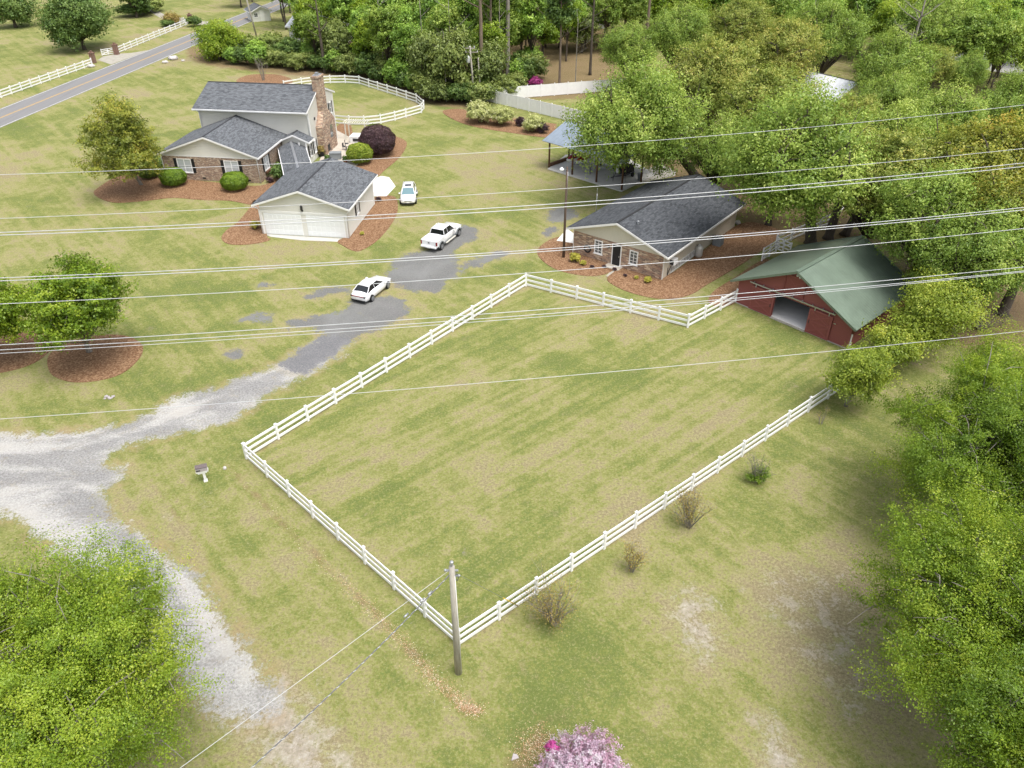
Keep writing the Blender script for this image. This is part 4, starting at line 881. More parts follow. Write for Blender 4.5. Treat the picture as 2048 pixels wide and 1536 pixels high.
t = nb+Vector((-.12, 0, 7.2)); e2 = G3(485,1536,7.0); drop('twisted_cable', 'thick twisted black and silver cable from the near pole towards the bottom edge', t, t.lerp(e2, 1.5), .026, 'wire_black', .45, 1)
t = nb+Vector((.1, .05, 7.3)); gy_ = G3(1037,1212,0); drop('guy_wire', 'thin guy wire from the near pole to the grass inside the fence', t, gy_, .009, 'galv', 0)
a = gy_; b_ = gy_.lerp(t, .28); m = MB(); m.tube([(0, 0, 0), b_-a], .028, 6); o = m.build('guy_guard', MATS['guard_yellow']); o.location = a; tag(o, 'yellow plastic guard sleeve on the guy wire by the fence', 'guy guard')
a = Vector((*G(949,205), 8.4)); b_ = Vector((*G(514,76), 9.7)); drop('power_line', 'faint thin wire between the two poles along the woods', a, b_, .018, 'wire_alu', 1.2, cat='power line')
# ------------------------------------------------------------------ vehicles (local: +x forward, z up, origin at ground centre)
def loft(mb, secs, smooth=True, caps=True):
    n = len(secs[0]); vs = [p for s_ in secs for p in s_]; k_ = len(secs)
    fs = [(i*n+j, i*n+(j+1) % n, (i+1)*n+(j+1) % n, (i+1)*n+j) for i in range(k_-1) for j in range(n)]
    if caps: fs += [tuple(range(n-1, -1, -1)), tuple((k_-1)*n+j for j in range(n))]
    mb.add(vs, fs, smooth); return mb
def bevel(o, w_=.03, seg=2):
    md = o.modifiers.new('bevel', 'BEVEL'); md.width = w_; md.segments = seg; md.limit_method = 'ANGLE'; md.angle_limit = R(35); return o
def body_sec(x, w_, z0, zs, zt, tw):        # ring: bottom, sill, side bulge, shoulder, top edge
    r = [(x, -w_*.86, z0), (x, -w_*.97, z0+.10), (x, -w_, (z0+zs)*.52), (x, -w_*.98, zs), (x, -tw, zt), (x, 0, zt+.035)]
    return r+[(x, -p[1], p[2]) for p in r[:-1][::-1]]
def wheel(parent, x, y, r_, wd, rimr=.66):
    s = 1 if y > 0 else -1; e = empty('wheel', (x, y, r_)); e.parent = parent; m = MB(); m.disc_x((0, 0, 0), r_, wd, 22); bevel(m.build('tyre', MATS['rubber'], e), .03)
    m = MB(); m.disc_x((0, s*(wd/2+.005), 0), r_*rimr, .03, 20); rr = m.build('rim', MATS['dark_metal'], e); m = MB()
    for i in range(6): t = i*math.pi/3; m.beam((0, s*(wd/2+.028), 0), (r_*rimr*.95*math.cos(t), s*(wd/2+.028), r_*rimr*.95*math.sin(t)), .02, .09)
    m.disc_x((0, s*(wd/2+.03), 0), r_*.16, .03, 10); m.build('spokes', MATS['alloy'], e)
    for i in range(1):
        q = MB(); n = 20
        for j in range(n):
            t0 = 2*math.pi*j/n; t1 = 2*math.pi*(j+1)/n; q.beam((r_*rimr*.95*math.cos(t0), s*(wd/2+.02), r_*rimr*.95*math.sin(t0)), (r_*rimr*.95*math.cos(t1), s*(wd/2+.02), r_*rimr*.95*math.sin(t1)), .03, .035)
        q.build('rim_lip', MATS['alloy'], e)
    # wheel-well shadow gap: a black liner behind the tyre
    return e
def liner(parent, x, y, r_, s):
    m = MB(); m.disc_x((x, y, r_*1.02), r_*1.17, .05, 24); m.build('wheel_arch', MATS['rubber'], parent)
def greenhouse(root, zb, zt, wb, wt, xs, glass='car_glass', ws='car_glass', roofmat='car_white'):
    """xs: (rear base, rear roof, front roof, front base)"""
    rb_, rr, fr, fb_ = xs; P = {}
    for nm, x, z, w_ in (('rb', rb_, zb, wb), ('rr', rr, zt, wt), ('fr', fr, zt, wt), ('fb', fb_, zb, wb)): P[nm] = (Vector((x, -w_, z)), Vector((x, w_, z)))
    mid = (rr+fr)/2
    m = MB(); m.add([P['rb'][0], P['rr'][0], P['rr'][1], P['rb'][1]], [(0, 1, 2, 3)]); m.build('rear_window', MATS[glass], root)
    m = MB(); m.add([P['fb'][0], P['fb'][1], P['fr'][1], P['fr'][0]], [(0, 1, 2, 3)]); m.build('windshield', MATS[ws], root)
    for i in (0, 1):
        m = MB(); m.add([P['rb'][i], P['fb'][i], P['fr'][i], P['rr'][i]], [(0, 1, 2, 3) if i == 0 else (3, 2, 1, 0)]); m.build('side_window', MATS[glass], root)
    secs = []
    for x, w_, z in ((rr-.10, wt*.93, zt-.02), (rr+.05, wt*1.0, zt+.02), (mid, wt*1.02, zt+.05), (fr-.05, wt, zt+.02), (fr+.10, wt*.93, zt-.03)):
        secs.append([(x, -w_, z-.02), (x, -w_*.96, z), (x, -w_*.6, z+.03), (x, 0, z+.04), (x, w_*.6, z+.03), (x, w_*.96, z), (x, w_, z-.02), (x, 0, z-.02)])
    m = MB(); loft(m, secs); rf = m.build('roof', MATS[roofmat], root)
    m = MB()
    for i in (0, 1):
        for a, b in (('rb', 'rr'), ('fb', 'fr')): m.beam(P[a][i], P[b][i], .06, .06)
        s_ = -1 if i == 0 else 1; c0 = Vector((mid-.05, s_*wb*1.0, zb)); c1 = Vector((mid-.05, s_*wt*1.0, zt)); m.beam(c0, c1, .03, .05)
        m.beam(P['rb'][i], P['fb'][i], .03, .03)
    m.build('pillar', MATS[roofmat], root)
    return P
def plate(root, x, z, s=1):
    m = MB(); m.box(x-.01, -.17, z-.08, x+.01, .17, z+.08); m.build('number_plate', MATS['white_paint'], root)
def place_car(root, px_a, px_b, mid, yoff):
    A = np.array(G(*px_a)); B = np.array(G(*px_b)); d = B-A; th = math.atan2(d[1], d[0]); root.rotation_euler = (0, 0, th)
    c = (A+B)/2; u = np.array((math.cos(th), math.sin(th))); n = np.array((-u[1], u[0])); c = c+n*yoff-u*mid; root.location = (c[0], c[1], 0)
def sedan():
    r = empty('sedan', label='white sedan with dark tinted windows parked on the gravel by the paddock fence', cat='car', group='vehicles parked on the drive'); m = MB()
    S_ = [(-2.36, .70, .42, .62, .74, .60), (-2.28, .82, .30, .72, .92, .66), (-1.95, .90, .24, .82, 1.00, .70), (-1.35, .925, .22, .85, 1.02, .74), (-.3, .93, .20, .84, .98, .80), (.7, .93, .20, .83, .96, .80), (1.15, .925, .21, .80, .93, .76), (1.75, .90, .23, .72, .85, .68), (2.15, .84, .27, .62, .74, .58), (2.36, .66, .36, .52, .60, .45)]
    loft(m, [body_sec(*s_) for s_ in S_]); m.build('body', MATS['car_white'], r)
    greenhouse(r, .95, 1.40, .79, .60, (-1.92, -1.20, .12, .98))
    for x in (-1.42, 1.42):
        for y in (-.83, .83): liner(r, x, y*1.075, .33, 1); wheel(r, x, y*1.06, .33, .21)
    m = MB(); m.box(-2.385, -.62, .74, -2.30, .62, .80); m.build('taillight', MATS['tail_red'], r)
    for y in (-.78, .58): m = MB(); m.box(-2.37, y, .70, -2.1, y+.2, .82); m.build('taillight', MATS['car_glass'], r)
    for y in (-.80, .55): m = MB(); m.box(2.06, y, .58, 2.28, y+.25, .68); m.build('headlight', MATS['lamp_clear'], r)
    m = MB(); m.box(-2.36, -.72, .22, -2.15, .72, .42); m.build('bumper', MATS['rubber'], r); plate(r, -2.40, .60)
    for s_ in (-1, 1): m = MB(); m.ico((.85, s_*1.0, 1.0), .11, .7); m.build('mirror', MATS['car_white'], r)
    m = MB(); m.box(.5, -.9, .70, .502, -.93, .72); return r
se = sedan(); place_car(se, (743.5,604), (777.7,575.5), 0, .92)
def truck():
    r = empty('pickup_truck', label='white crew cab pickup truck parked beside the gravel strip', cat='truck', group='vehicles parked on the drive')
    W_ = 1.0
    m = MB(); S_ = [(.95, W_, .52, 1.02, 1.28, .90), (1.35, W_, .50, 1.02, 1.27, .90), (2.0, W_, .50, 1.0, 1.24, .86), (2.6, .98, .50, .98, 1.20, .82), (2.85, .93, .52, .90, 1.10, .75), (2.95, .85, .55, .8, .98, .65)]
    loft(m, [body_sec(*s_) for s_ in S_]); m.build('bonnet', MATS['car_white'], r)
    m = MB(); S_ = [(x, W_, .50, 1.05, 1.30, .93) for x in (-1.25, -.5, .4, .95)]; loft(m, [body_sec(*s_) for s_ in S_]); m.build('cab', MATS['car_white'], r)
    greenhouse(r, 1.27, 1.90, .92, .74, (-1.22, -1.05, .45, 1.15))
    # bed
    m = MB(); m.box(-3.1, -W_, .58, -1.3, -W_+.14, 1.32); m.box(-3.1, W_-.14, .58, -1.3, W_, 1.32); m.box(-1.42, -W_+.14, .58, -1.3, W_-.14, 1.32); bevel(m.build('bed_side', MATS['car_white'], r), .03)
    m = MB(); m.box(-3.12, -W_+.14, .62, -3.02, W_-.14, 1.30); tg = bevel(m.build('tailgate', MATS['car_white'], r), .02)
    m = MB(); m.box(-3.03, -W_+.14, 1.24, -1.42, W_-.14, 1.29); bevel(m.build('bed_cover', MATS['car_white'], r), .03)
    m = MB()
    for i in range(16): t0 = 2*math.pi*i/16; t1 = 2*math.pi*(i+1)/16; m.add([(-3.13, 0, 1.08), (-3.13, .12*math.cos(t0), 1.08+.05*math.sin(t0)), (-3.13, .12*math.cos(t1), 1.08+.05*math.sin(t1))], [(0, 2, 1)])
    m.build('badge', MATS['dark_metal'], tg); m = MB(); m.box(-3.14, -.11, .96, -3.12, .11, .99); m.box(-3.14, -.86, .78, -3.12, -.66, .80); m.build('lettering', MATS['dark_metal'], tg)
    for y in (-W_, W_-.13): m = MB(); m.box(-3.14, y-.005, .80, -2.98, y+.135, 1.22); m.build('taillight', MATS['tail_red'], r)
    m = MB(); m.box(-3.28, -.96, .50, -3.10, .96, .68); bevel(m.build('bumper', MATS['white_metal'], r), .03); plate(r, -3.30, .58)
    m = MB(); m.box(2.9, -.95, .48, 3.08, .95, .68); m.build('bumper', MATS['alloy'], r)
    for y in (-.86, .6): m = MB(); m.box(2.86, y, .82, 2.99, y+.26, 1.0); m.build('headlight', MATS['lamp_clear'], r)
    m = MB(); m.box(-1.1, -1.12, .38, 1.1, -.97, .46); m.box(-1.1, .97, .38, 1.1, 1.12, .46); m.build('running_board', MATS['cream_fab'], r)
    m = MB(); m.box(-1.3, -1.01, .50, 1.3, -.99, .62); m.box(-1.3, .99, .50, 1.3, 1.01, .62); m.box(-2.6, -.7, .38, 2.4, .7, .52); m.build('cladding', MATS['grey_furn'], r)
    for x in (-2.12, 1.98):
        for s_ in (-1, 1):
            liner(r, x, s_*(W_-.0), .42, 1); wheel(r, x, s_*(W_-.04), .42, .27)
            f = MB(); n = 12
            for i in range(n): t0 = math.pi*i/n; t1 = math.pi*(i+1)/n; f.beam((x+.53*math.cos(t0), s_*(W_+.03), .45+.53*math.sin(t0)), (x+.53*math.cos(t1), s_*(W_+.03), .45+.53*math.sin(t1)), .12, .10)
            f.build('wheel_flare', MATS['grey_furn'], r)
    for s_ in (-1, 1): m = MB(); m.box(.85, s_*1.18-.1, 1.28, 1.0, s_*1.18+.1, 1.55); m.build('mirror', MATS['car_white'], r)
    for s_ in (-1, 1): m = MB(); m.box(-.15, s_*1.012-.01, 1.10, .08, s_*1.012+.01, 1.15); m.box(-1.0, s_*1.012-.01, 1.10, -.8, s_*1.012+.01, 1.15); m.build('handle', MATS['white_metal'], r)
    return r
tr = truck(); tr.scale = (.95, .95, .95); place_car(tr, (882,501), (919.5,471), -.07, .98)
def suv(label, white=True):
    r = empty('suv', label=label, cat='car', group='vehicles parked on the drive'); m = MB()
    S_ = [(-2.25, .72, .45, .80, .95, .62), (-2.15, .86, .34, .85, 1.05, .72), (-1.6, .92, .28, .90, 1.08, .78), (-.5, .93, .26, .90, 1.06, .80), (.7, .93, .26, .88, 1.04, .80), (1.1, .925, .27, .85, 1.01, .76), (1.7, .90, .29, .80, .95, .70), (2.08, .85, .34, .70, .84, .60), (2.25, .70, .42, .62, .70, .48)]
    loft(m, [body_sec(*s_) for s_ in S_]); m.build('body', MATS['car_white'], r)
    greenhouse(r, 1.05, 1.62, .78, .60, (-2.05, -1.65, .25, 1.05), 'car_glass', 'glass_blue')
    m = MB(); m.box(-.55, -.38, 1.70, .05, .38, 1.722); m.build('sunroof', MATS['car_glass'], r)
    for x in (-1.33, 1.33):
        for y in (-.83, .83): liner(r, x, y*1.075, .36, 1); wheel(r, x, y*1.06, .36, .22)
    for y in (-.80, .45): m = MB(); m.box(1.98, y, .68, 2.2, y+.35, .78); m.build('headlight', MATS['lamp_clear'], r)
    m = MB(); m.box(2.10, -.42, .58, 2.27, .42, .70); m.build('grille', MATS['alloy'], r); m = MB(); m.box(2.02, -.72, .26, 2.24, .72, .42); m.build('bumper', MATS['rubber'], r)
    for y in (-.78, .6): m = MB(); m.box(-2.24, y, .85, -2.05, y+.18, 1.2); m.build('taillight', MATS['tail_red'], r)
    for s_ in (-1, 1): m = MB(); m.ico((.8, s_*1.02, 1.1), .12, .7); m.build('mirror', MATS['car_white'], r)
    plate(r, 2.26, .5); return r
sv_ = suv('white suv with pale windshield parked facing the camera beside the garage'); p = G(816.5,412.5); th_ = R(-86)
sv_.rotation_euler = (0, 0, th_); sv_.location = (p[0]-2.2*math.cos(th_), p[1]-2.2*math.sin(th_), 0)
for px, th_, lb in (((1990,92), 200, 'white suv parked on the far drive at the upper right'), ((2036,104), 10, 'second parked white suv at the far upper right corner')):
    c = copy_tree(sv_); c.location = (*G(*px), 0); c.rotation_euler = (0, 0, R(th_)); c['label'] = lb; c['group'] = 'cars far off at the upper right'
# ------------------------------------------------------------------ small objects
def at(px, z=0): return Vector((*G(*px), z))
# newspaper / mail box
x = at((413,962)); r = empty('mailbox', x, R(20), 'weathered mailbox on a pale post at the edge of the gravel drive', 'mailbox')
r.scale = (.85, .85, .92); m = MB(); m.box(-.13, -.06, 0, .05, .1, 1.05); m.build('post', MATS['vinyl_white'], r); m = MB(); m.box(-.18, -.12, 0, .1, .16, .1); m.build('foot', MATS['concrete_white'], r)
m = MB(); m.box(-.55, -.18, .95, .35, .18, 1.06); m.box(-.45, -.13, .82, .22, .13, .95); m.build('shelf', MATS['vinyl_white'], r)
m = MB(); m.prism([(-.2, 1.06), (.2, 1.06), (.2, 1.26), (.1, 1.38), (-.1, 1.38), (-.2, 1.26)], 'x', -.52, .32); bx = m.build('box', MATS['mail_wood'], r)
m = MB(); m.box(-.50, -.21, 1.12, -.2, -.195, 1.22); m.build('slot', MATS['black_paint'], bx); m = MB(); m.box(-.54, -.24, 1.385, .34, .24, 1.42); m.build('lid', MATS['mail_dark'], r)
m = MB(); m.lathe([(.10, 0), (.12, .05), (.11, .16), (.04, .20)], 10); o = m.build('utility_marker', MATS['rock']); o.location = at((450,938)); tag(o, 'small pale cap in the dry grass beside the mailbox', 'marker')
m = MB(); m.prism([(-.2, -.2), (.22, -.05), (.12, .15), (-.1, .2)], 'z', 0, .06); o = m.build('stepping_stone', MATS['mail_wood']); o.location = at((1030,1515)); o.scale = (.8, .8, 1); tag(o, 'small pale stone in the leaves left of the pink azalea', 'stone')
# propane tank and bin behind the cottage
x = at((1396,514)); r = empty('propane_tank', x, 0, 'upright grey propane tank beside the cottage wall', 'tank')
m = MB(); m.lathe([(.28, 0), (.30, .1), (.38, .16), (.40, .3), (.40, 1.0), (.36, 1.14), (.22, 1.25), (.1, 1.28)], 20); m.build('body', MATS['tank_steel'], r); m = MB(); m.lathe([(.16, 1.22), (.17, 1.40), (.13, 1.42)], 14); m.build('collar', MATS['tank_steel'], r)
m = MB(); m.tube([(-.1, .1, 1.3), (-.4, .35, 1.2), (-.55, .5, .9)], .02, 5); m.build('gas_line', MATS['dark_metal'], r)
x = at((1435,490)); r = empty('heat_pump', x, R(-38), 'dark grey heat pump unit against the cottage side wall', 'heat pump'); m = MB(); m.box(-.45, -.45, 0, .45, .45, .95); bevel(m.build('cabinet', MATS['grey_furn'], r), .04); m = MB(); m.lathe([(.36, .95), (.36, .99), (.1, 1.0)], 18); m.build('fan_guard', MATS['dark_metal'], r)
x = at((1468,455)); 
for i, q in enumerate(((1462,452), (1475,448))):
    m = MB(); m.ico((0, 0, .2), .38, .6, i, .2, 8); o = m.build('log_pile_stone', MATS['rock']); o.location = at(q); tag(o, ('larger' if i == 0 else 'smaller')+' grey stone at the back corner of the cottage wall', 'stone')
# boulders by the road
for i, (q, s_, lb) in enumerate((((346,119), .95, 'large white boulder on the verge in a cluster of three'), ((330,126), .6, 'middle sized white boulder left of the largest on the verge'), ((366,122), .35, 'smallest white boulder right of the cluster on the verge'), ((182,134), .7, 'white boulder at the foot of the gate pillar'))):
    m = MB(); m.ico((0, 0, s_*.3), s_, .55, i, .25, 9); m.ico((s_*.6, .2, s_*.2), s_*.5, .6, i+9, .25, 8); o = m.build('boulder', MATS['rock']); o.location = at(q); tag(o, lb, 'boulder', 'white boulders by the road')
# rubble in the lawn
m = MB()
for i in range(7): m.ico((rnd.uniform(-.45, .45), rnd.uniform(-.2, .3), .05), rnd.uniform(.08, .18), .5, i, .25, 8)
o = m.build('rubble', MATS['mail_wood']); o.location = at((218,797)); tag(o, 'small broken rubble heap in the left lawn above the gravel', 'rubble')
# patio
def L2W(a, b, z=0): return H.root.matrix_basis @ Vector((a, b, z)) if False else Vector((H.O.x+a*math.cos(H.th)-b*math.sin(H.th), H.O.y+a*math.sin(H.th)+b*math.cos(H.th), z))
TH = H.th
r = empty('storage_box', at((672,318)), TH+.15, 'grey storage box beside the chimney on the patio', 'storage box'); m = MB(); m.box(-.75, -.45, .06, .75, .45, .85); bevel(m.build('body', MATS['grey_furn'], r), .04); m = MB(); m.box(-.8, -.5, .85, .8, .5, .95); bevel(m.build('lid', MATS['grey_furn'], r), .03)
def planter(px, sz, label, leafmat, mat, seed):
    r = empty('flower_planter', at(px, .06), 0, label, 'planter'); m = MB(); m.lathe([(sz*.6, 0), (sz*.9, sz*.8), (sz, sz*.85), (sz*.85, sz*.85)], 14); m.build('pot', MATS[mat], r)
    return r, sz
PLANTERS = [(planter((643,312), .75, 'wide planter of red flowers by the house wall', 'leaf_red', 'black_paint', 1), 'orange_red'), (planter((691,325), .42, 'tall terracotta urn at the patio corner', 'leaf_dark', 'terracotta', 2), 'leaf_dark'), (planter((655,322), .4, 'small dark pot in front of the grey storage box', 'leaf_dark', 'black_paint', 3), 'leaf_dark')]
r = empty('patio_table', at((705,302), .06), TH, 'pale patio table beside the yellow green shrub', 'table'); m = MB(); m.box(-.75, -.5, .70, .75, .5, .75); m.build('top', MATS['patio_stone'], r)
for a in (-.68, .68):
    for b_ in (-.43, .43): m = MB(); m.box(a-.03, b_-.03, 0, a+.03, b_+.03, .7); m.build('leg', MATS['dark_metal'], r)
def chair(px, rz, lb):
    r = empty('patio_chair', at(px, .06), rz, lb, 'chair', 'dark patio chairs'); m = MB(); m.box(-.24, -.24, .42, .24, .24, .47); m.build('seat', MATS['dark_metal'], r); m = MB(); m.box(-.24, .20, .50, .24, .25, .95); m.build('backrest', MATS['dark_metal'], r)
    for a in (-.22, .22):
        for b_ in (-.22, .22): m = MB(); m.box(a-.02, b_-.02, 0, a+.02, b_+.02, .42 if b_ < 0 else .52); m.build('leg', MATS['dark_metal'], r)
chair((690,300), R(80), 'dark patio chair nearer the garage at the left of the table'); chair((694,294), R(95), 'dark patio chair farther from the garage at the left of the table')
r = empty('hot_tub', at((717,283)), TH, 'white square hot tub under the pergola beside the purple shrub', 'hot tub'); m = MB(); m.box(-1.0, -.95, 0, 1.0, .95, .85); bevel(m.build('shell', MATS['white_metal'], r), .08); m = MB(); m.box(-1.02, -.97, .85, 1.02, .97, .97); bevel(m.build('cover', MATS['white_paint'], r), .05); m = MB(); m.box(-.5, -.99, .3, .4, -.955, .7); m.build('step_panel', MATS['dark_metal'], r)
r = empty('pergola', at((716,277)), TH, 'small open white pergola beside the loop fence', 'pergola')
for a in (-1.5, 1.5):
    for b_ in (-.8, .8): m = MB(); m.box(a-.06, b_-.06, 0, a+.06, b_+.06, 2.3); m.build('post', MATS['cream_fab'], r)
m = MB(); m.box(-1.8, -.86, 2.3, 1.8, -.80, 2.45); m.box(-1.8, .80, 2.3, 1.8, .86, 2.45); m.build('beam', MATS['cream_fab'], r); m = MB()
for i in range(11): m.box(-1.7+i*.335, -1.1, 2.45, -1.65+i*.335, 1.1, 2.55)
m.build('rafters', MATS['cream_fab'], r)
# carport contents
cth = math.atan2(ey-cy, ex-cx)
def C2W(a, b, z=.10): return Vector((cx+a*math.cos(cth)-b*math.sin(cth), cy+a*math.sin(cth)+b*math.cos(cth), z))
def jetski(loc, rz, label):
    r = empty('jet_ski', loc, rz, label, 'jet ski', 'red jet skis on the trailer'); m = MB(); S_ = []
    for x, w_, z0, z1 in ((-1.55, .42, .25, .50), (-1.2, .55, .12, .55), (0, .60, .05, .60), (.8, .52, .08, .62), (1.3, .32, .25, .66), (1.65, .06, .48, .68)):
        S_.append([(x, 0, z0), (x, -w_*.7, z0+.1), (x, -w_, z1-.12), (x, -w_*.8, z1), (x, 0, z1+.05), (x, w_*.8, z1), (x, w_, z1-.12), (x, w_*.7, z0+.1)])
    loft(m, S_); m.build('hull', MATS['white_metal'], r); m = MB(); S_ = []
    for x, w_, z0, z1 in ((-1.3, .40, .52, .60), (-.4, .42, .55, .72), (.3, .42, .55, 1.0), (.8, .36, .58, .98), (1.45, .12, .62, .72)):
        S_.append([(x, -w_, z0), (x, -w_*.6, z1), (x, 0, z1+.05), (x, w_*.6, z1), (x, w_, z0), (x, 0, z0-.02)])
    loft(m, S_); m.build('cowling', MATS['red_plastic'], r); m = MB(); m.box(-1.2, -.16, .72, .15, .16, .92); bevel(m.build('seat', MATS['rubber'], r), .06)
    m = MB(); m.tube([(.35, -.38, 1.15), (.5, -.15, 1.08), (.5, .15, 1.08), (.35, .38, 1.15)], .03, 6); m.build('handlebar', MATS['dark_metal'], r); return r
def trailer(loc, rz, label, L_=4.2, W_=1.9, mat='galv', z=.45):
    r = empty('boat_trailer', loc, rz, label, 'trailer', 'trailers under the carport'); m = MB()
    m.beam((0, -W_/2, z), (L_*.6, -W_/2, z), .08, .1); m.beam((0, W_/2, z), (L_*.6, W_/2, z), .08, .1); m.beam((L_*.6, -W_/2, z), (L_, 0, z), .08, .1); m.beam((L_*.6, W_/2, z), (L_, 0, z), .08, .1)
    for x in (0, L_*.3, L_*.6): m.beam((x, -W_/2, z), (x, W_/2, z), .08, .08)
    m.beam((L_, 0, z), (L_+.7, 0, z), .1, .1); m.build('frame', MATS[mat], r)
    for s_ in (-1, 1): m = MB(); m.disc_x((L_*.2, s_*(W_/2+.18), .28), .28, .18, 16); m.build('wheel', MATS['rubber'], r)
    m = MB(); m.tube([(L_+.4, .12, 0), (L_+.4, .12, .85)], .04, 6); m.beam((L_+.25, -.05, .86), (L_+.55, .25, .86), .04, .04); m.build('jockey_stand', MATS['dark_metal'], r); return r
rz = cth-math.pi/2; 
trailer(C2W(2.6, 6.2), rz, 'trailer carrying the two red jet skis'); jetski(C2W(1.9, 3.0, .60), rz, 'red jet ski nearest the corner post of the carport'); jetski(C2W(3.2, 3.3, .60), rz, 'red jet ski farther inside the carport')
trailer(C2W(5.6, 6.2), rz, 'empty galvanised boat trailer in the middle of the carport')
t3 = trailer(C2W(9.2, 5.4), rz, 'small black trailer with black cargo box at the right of the carport', 3.2, 1.6, 'dark_metal'); m = MB(); m.box(0, -.75, .5, 1.9, .75, 1.35); bevel(m.build('cargo_box', MATS['rubber'], t3), .05)
m = MB(); m.box(1.95, -.7, .5, 2.05, -.3, 1.6); m.build('fender', MATS['white_metal'], t3)
r = empty('rubbish_bin', at((1279,362), .1), 0, 'dark grey bin at the front right edge of the carport slab', 'bin'); m = MB(); m.lathe([(.26, 0), (.34, .85), (.37, .9), (.3, .92)], 14); m.build('body', MATS['grey_plastic'], r)
m = MB(); m.lathe([(.27, .88), (.2, .95), (.02, .96)], 14); m.build('lid', MATS['grey_plastic'], r)
m = MB(); m.beam((0, 0, .3), (0, 5, .3), .25, .6); o = m.build('timber_curb', MATS['post_wood']); o.location = C2W(-.2, .5, -.1); o.rotation_euler = (0, 0, cth); tag(o, 'dark timber curb along the left edge of the carport slab', 'timber')
# decorative trellis and white pipes at the barn corner
r = empty('folded_gate', at((1700,694)), R(40), 'broken white rails leaning at the right corner of the barn', 'fence'); m = MB()
for i in range(4): m.beam((-.3+i*.1, 0, .1+i*.05), (.6-i*.25, .3, 1.4), .05, .11)
m.build('rail', MATS['vinyl_white'], r); m = MB(); m.box(-.35, -.06, 0, -.22, .07, 1.35); m.build('post', MATS['vinyl_white'], r)
r = empty('wire_mesh_fence', at((1752,425)), R(12), 'olive brown mesh fence panel behind the oak trunks', 'fence'); m = MB()
for i in range(24): m.beam((i*.25, 0, 0), (i*.25, 0, 1.7), .03, .03)
for k_ in range(9): m.beam((0, 0, .1+k_*.2), (5.75, 0, .1+k_*.2), .025, .03)
m.build('mesh', MATS['olive_mesh'], r); m = MB(); m.box(-.05, -.05, 0, .05, .05, 1.8); m.box(5.75, -.05, 0, 5.85, .05, 1.8); m.build('post', MATS['olive_mesh'], r)
# ------------------------------------------------------------------ vegetation
def leaf_mesh(name, pos, nrm, size, tint, mat, rng):
    n = len(pos); nrm = nrm/np.maximum(np.linalg.norm(nrm, axis=1, keepdims=True), 1e-6)
    a = rng.normal(size=(n, 3)); a -= nrm*(a*nrm).sum(1, keepdims=True); a /= np.maximum(np.linalg.norm(a, axis=1, keepdims=True), 1e-6)
    b = np.cross(nrm, a); s_ = size[:, None]
    bend = nrm*s_*.18
    v = np.stack([pos-a*s_*.5-bend, pos+b*s_*.30, pos+a*s_*.5-bend, pos-b*s_*.30], 1).reshape(-1, 3).astype(np.float32)
    me = bpy.data.meshes.new(name); me.vertices.add(4*n); me.vertices.foreach_set('co', v.reshape(-1))
    me.loops.add(4*n); me.loops.foreach_set('vertex_index', np.arange(4*n, dtype=np.int32)); me.polygons.add(n); me.polygons.foreach_set('loop_start', np.arange(0, 4*n, 4, dtype=np.int32))
    me.update(calc_edges=True)
    at_ = me.attributes.new('tint', 'FLOAT', 'FACE'); at_.data.foreach_set('value', np.clip(tint, 0, 1).astype(np.float32))
    me.materials.append(MATS[mat]); return me
def unit(rng, n):
    d = rng.normal(size=(n, 3)); return d/np.linalg.norm(d, axis=1, keepdims=True)
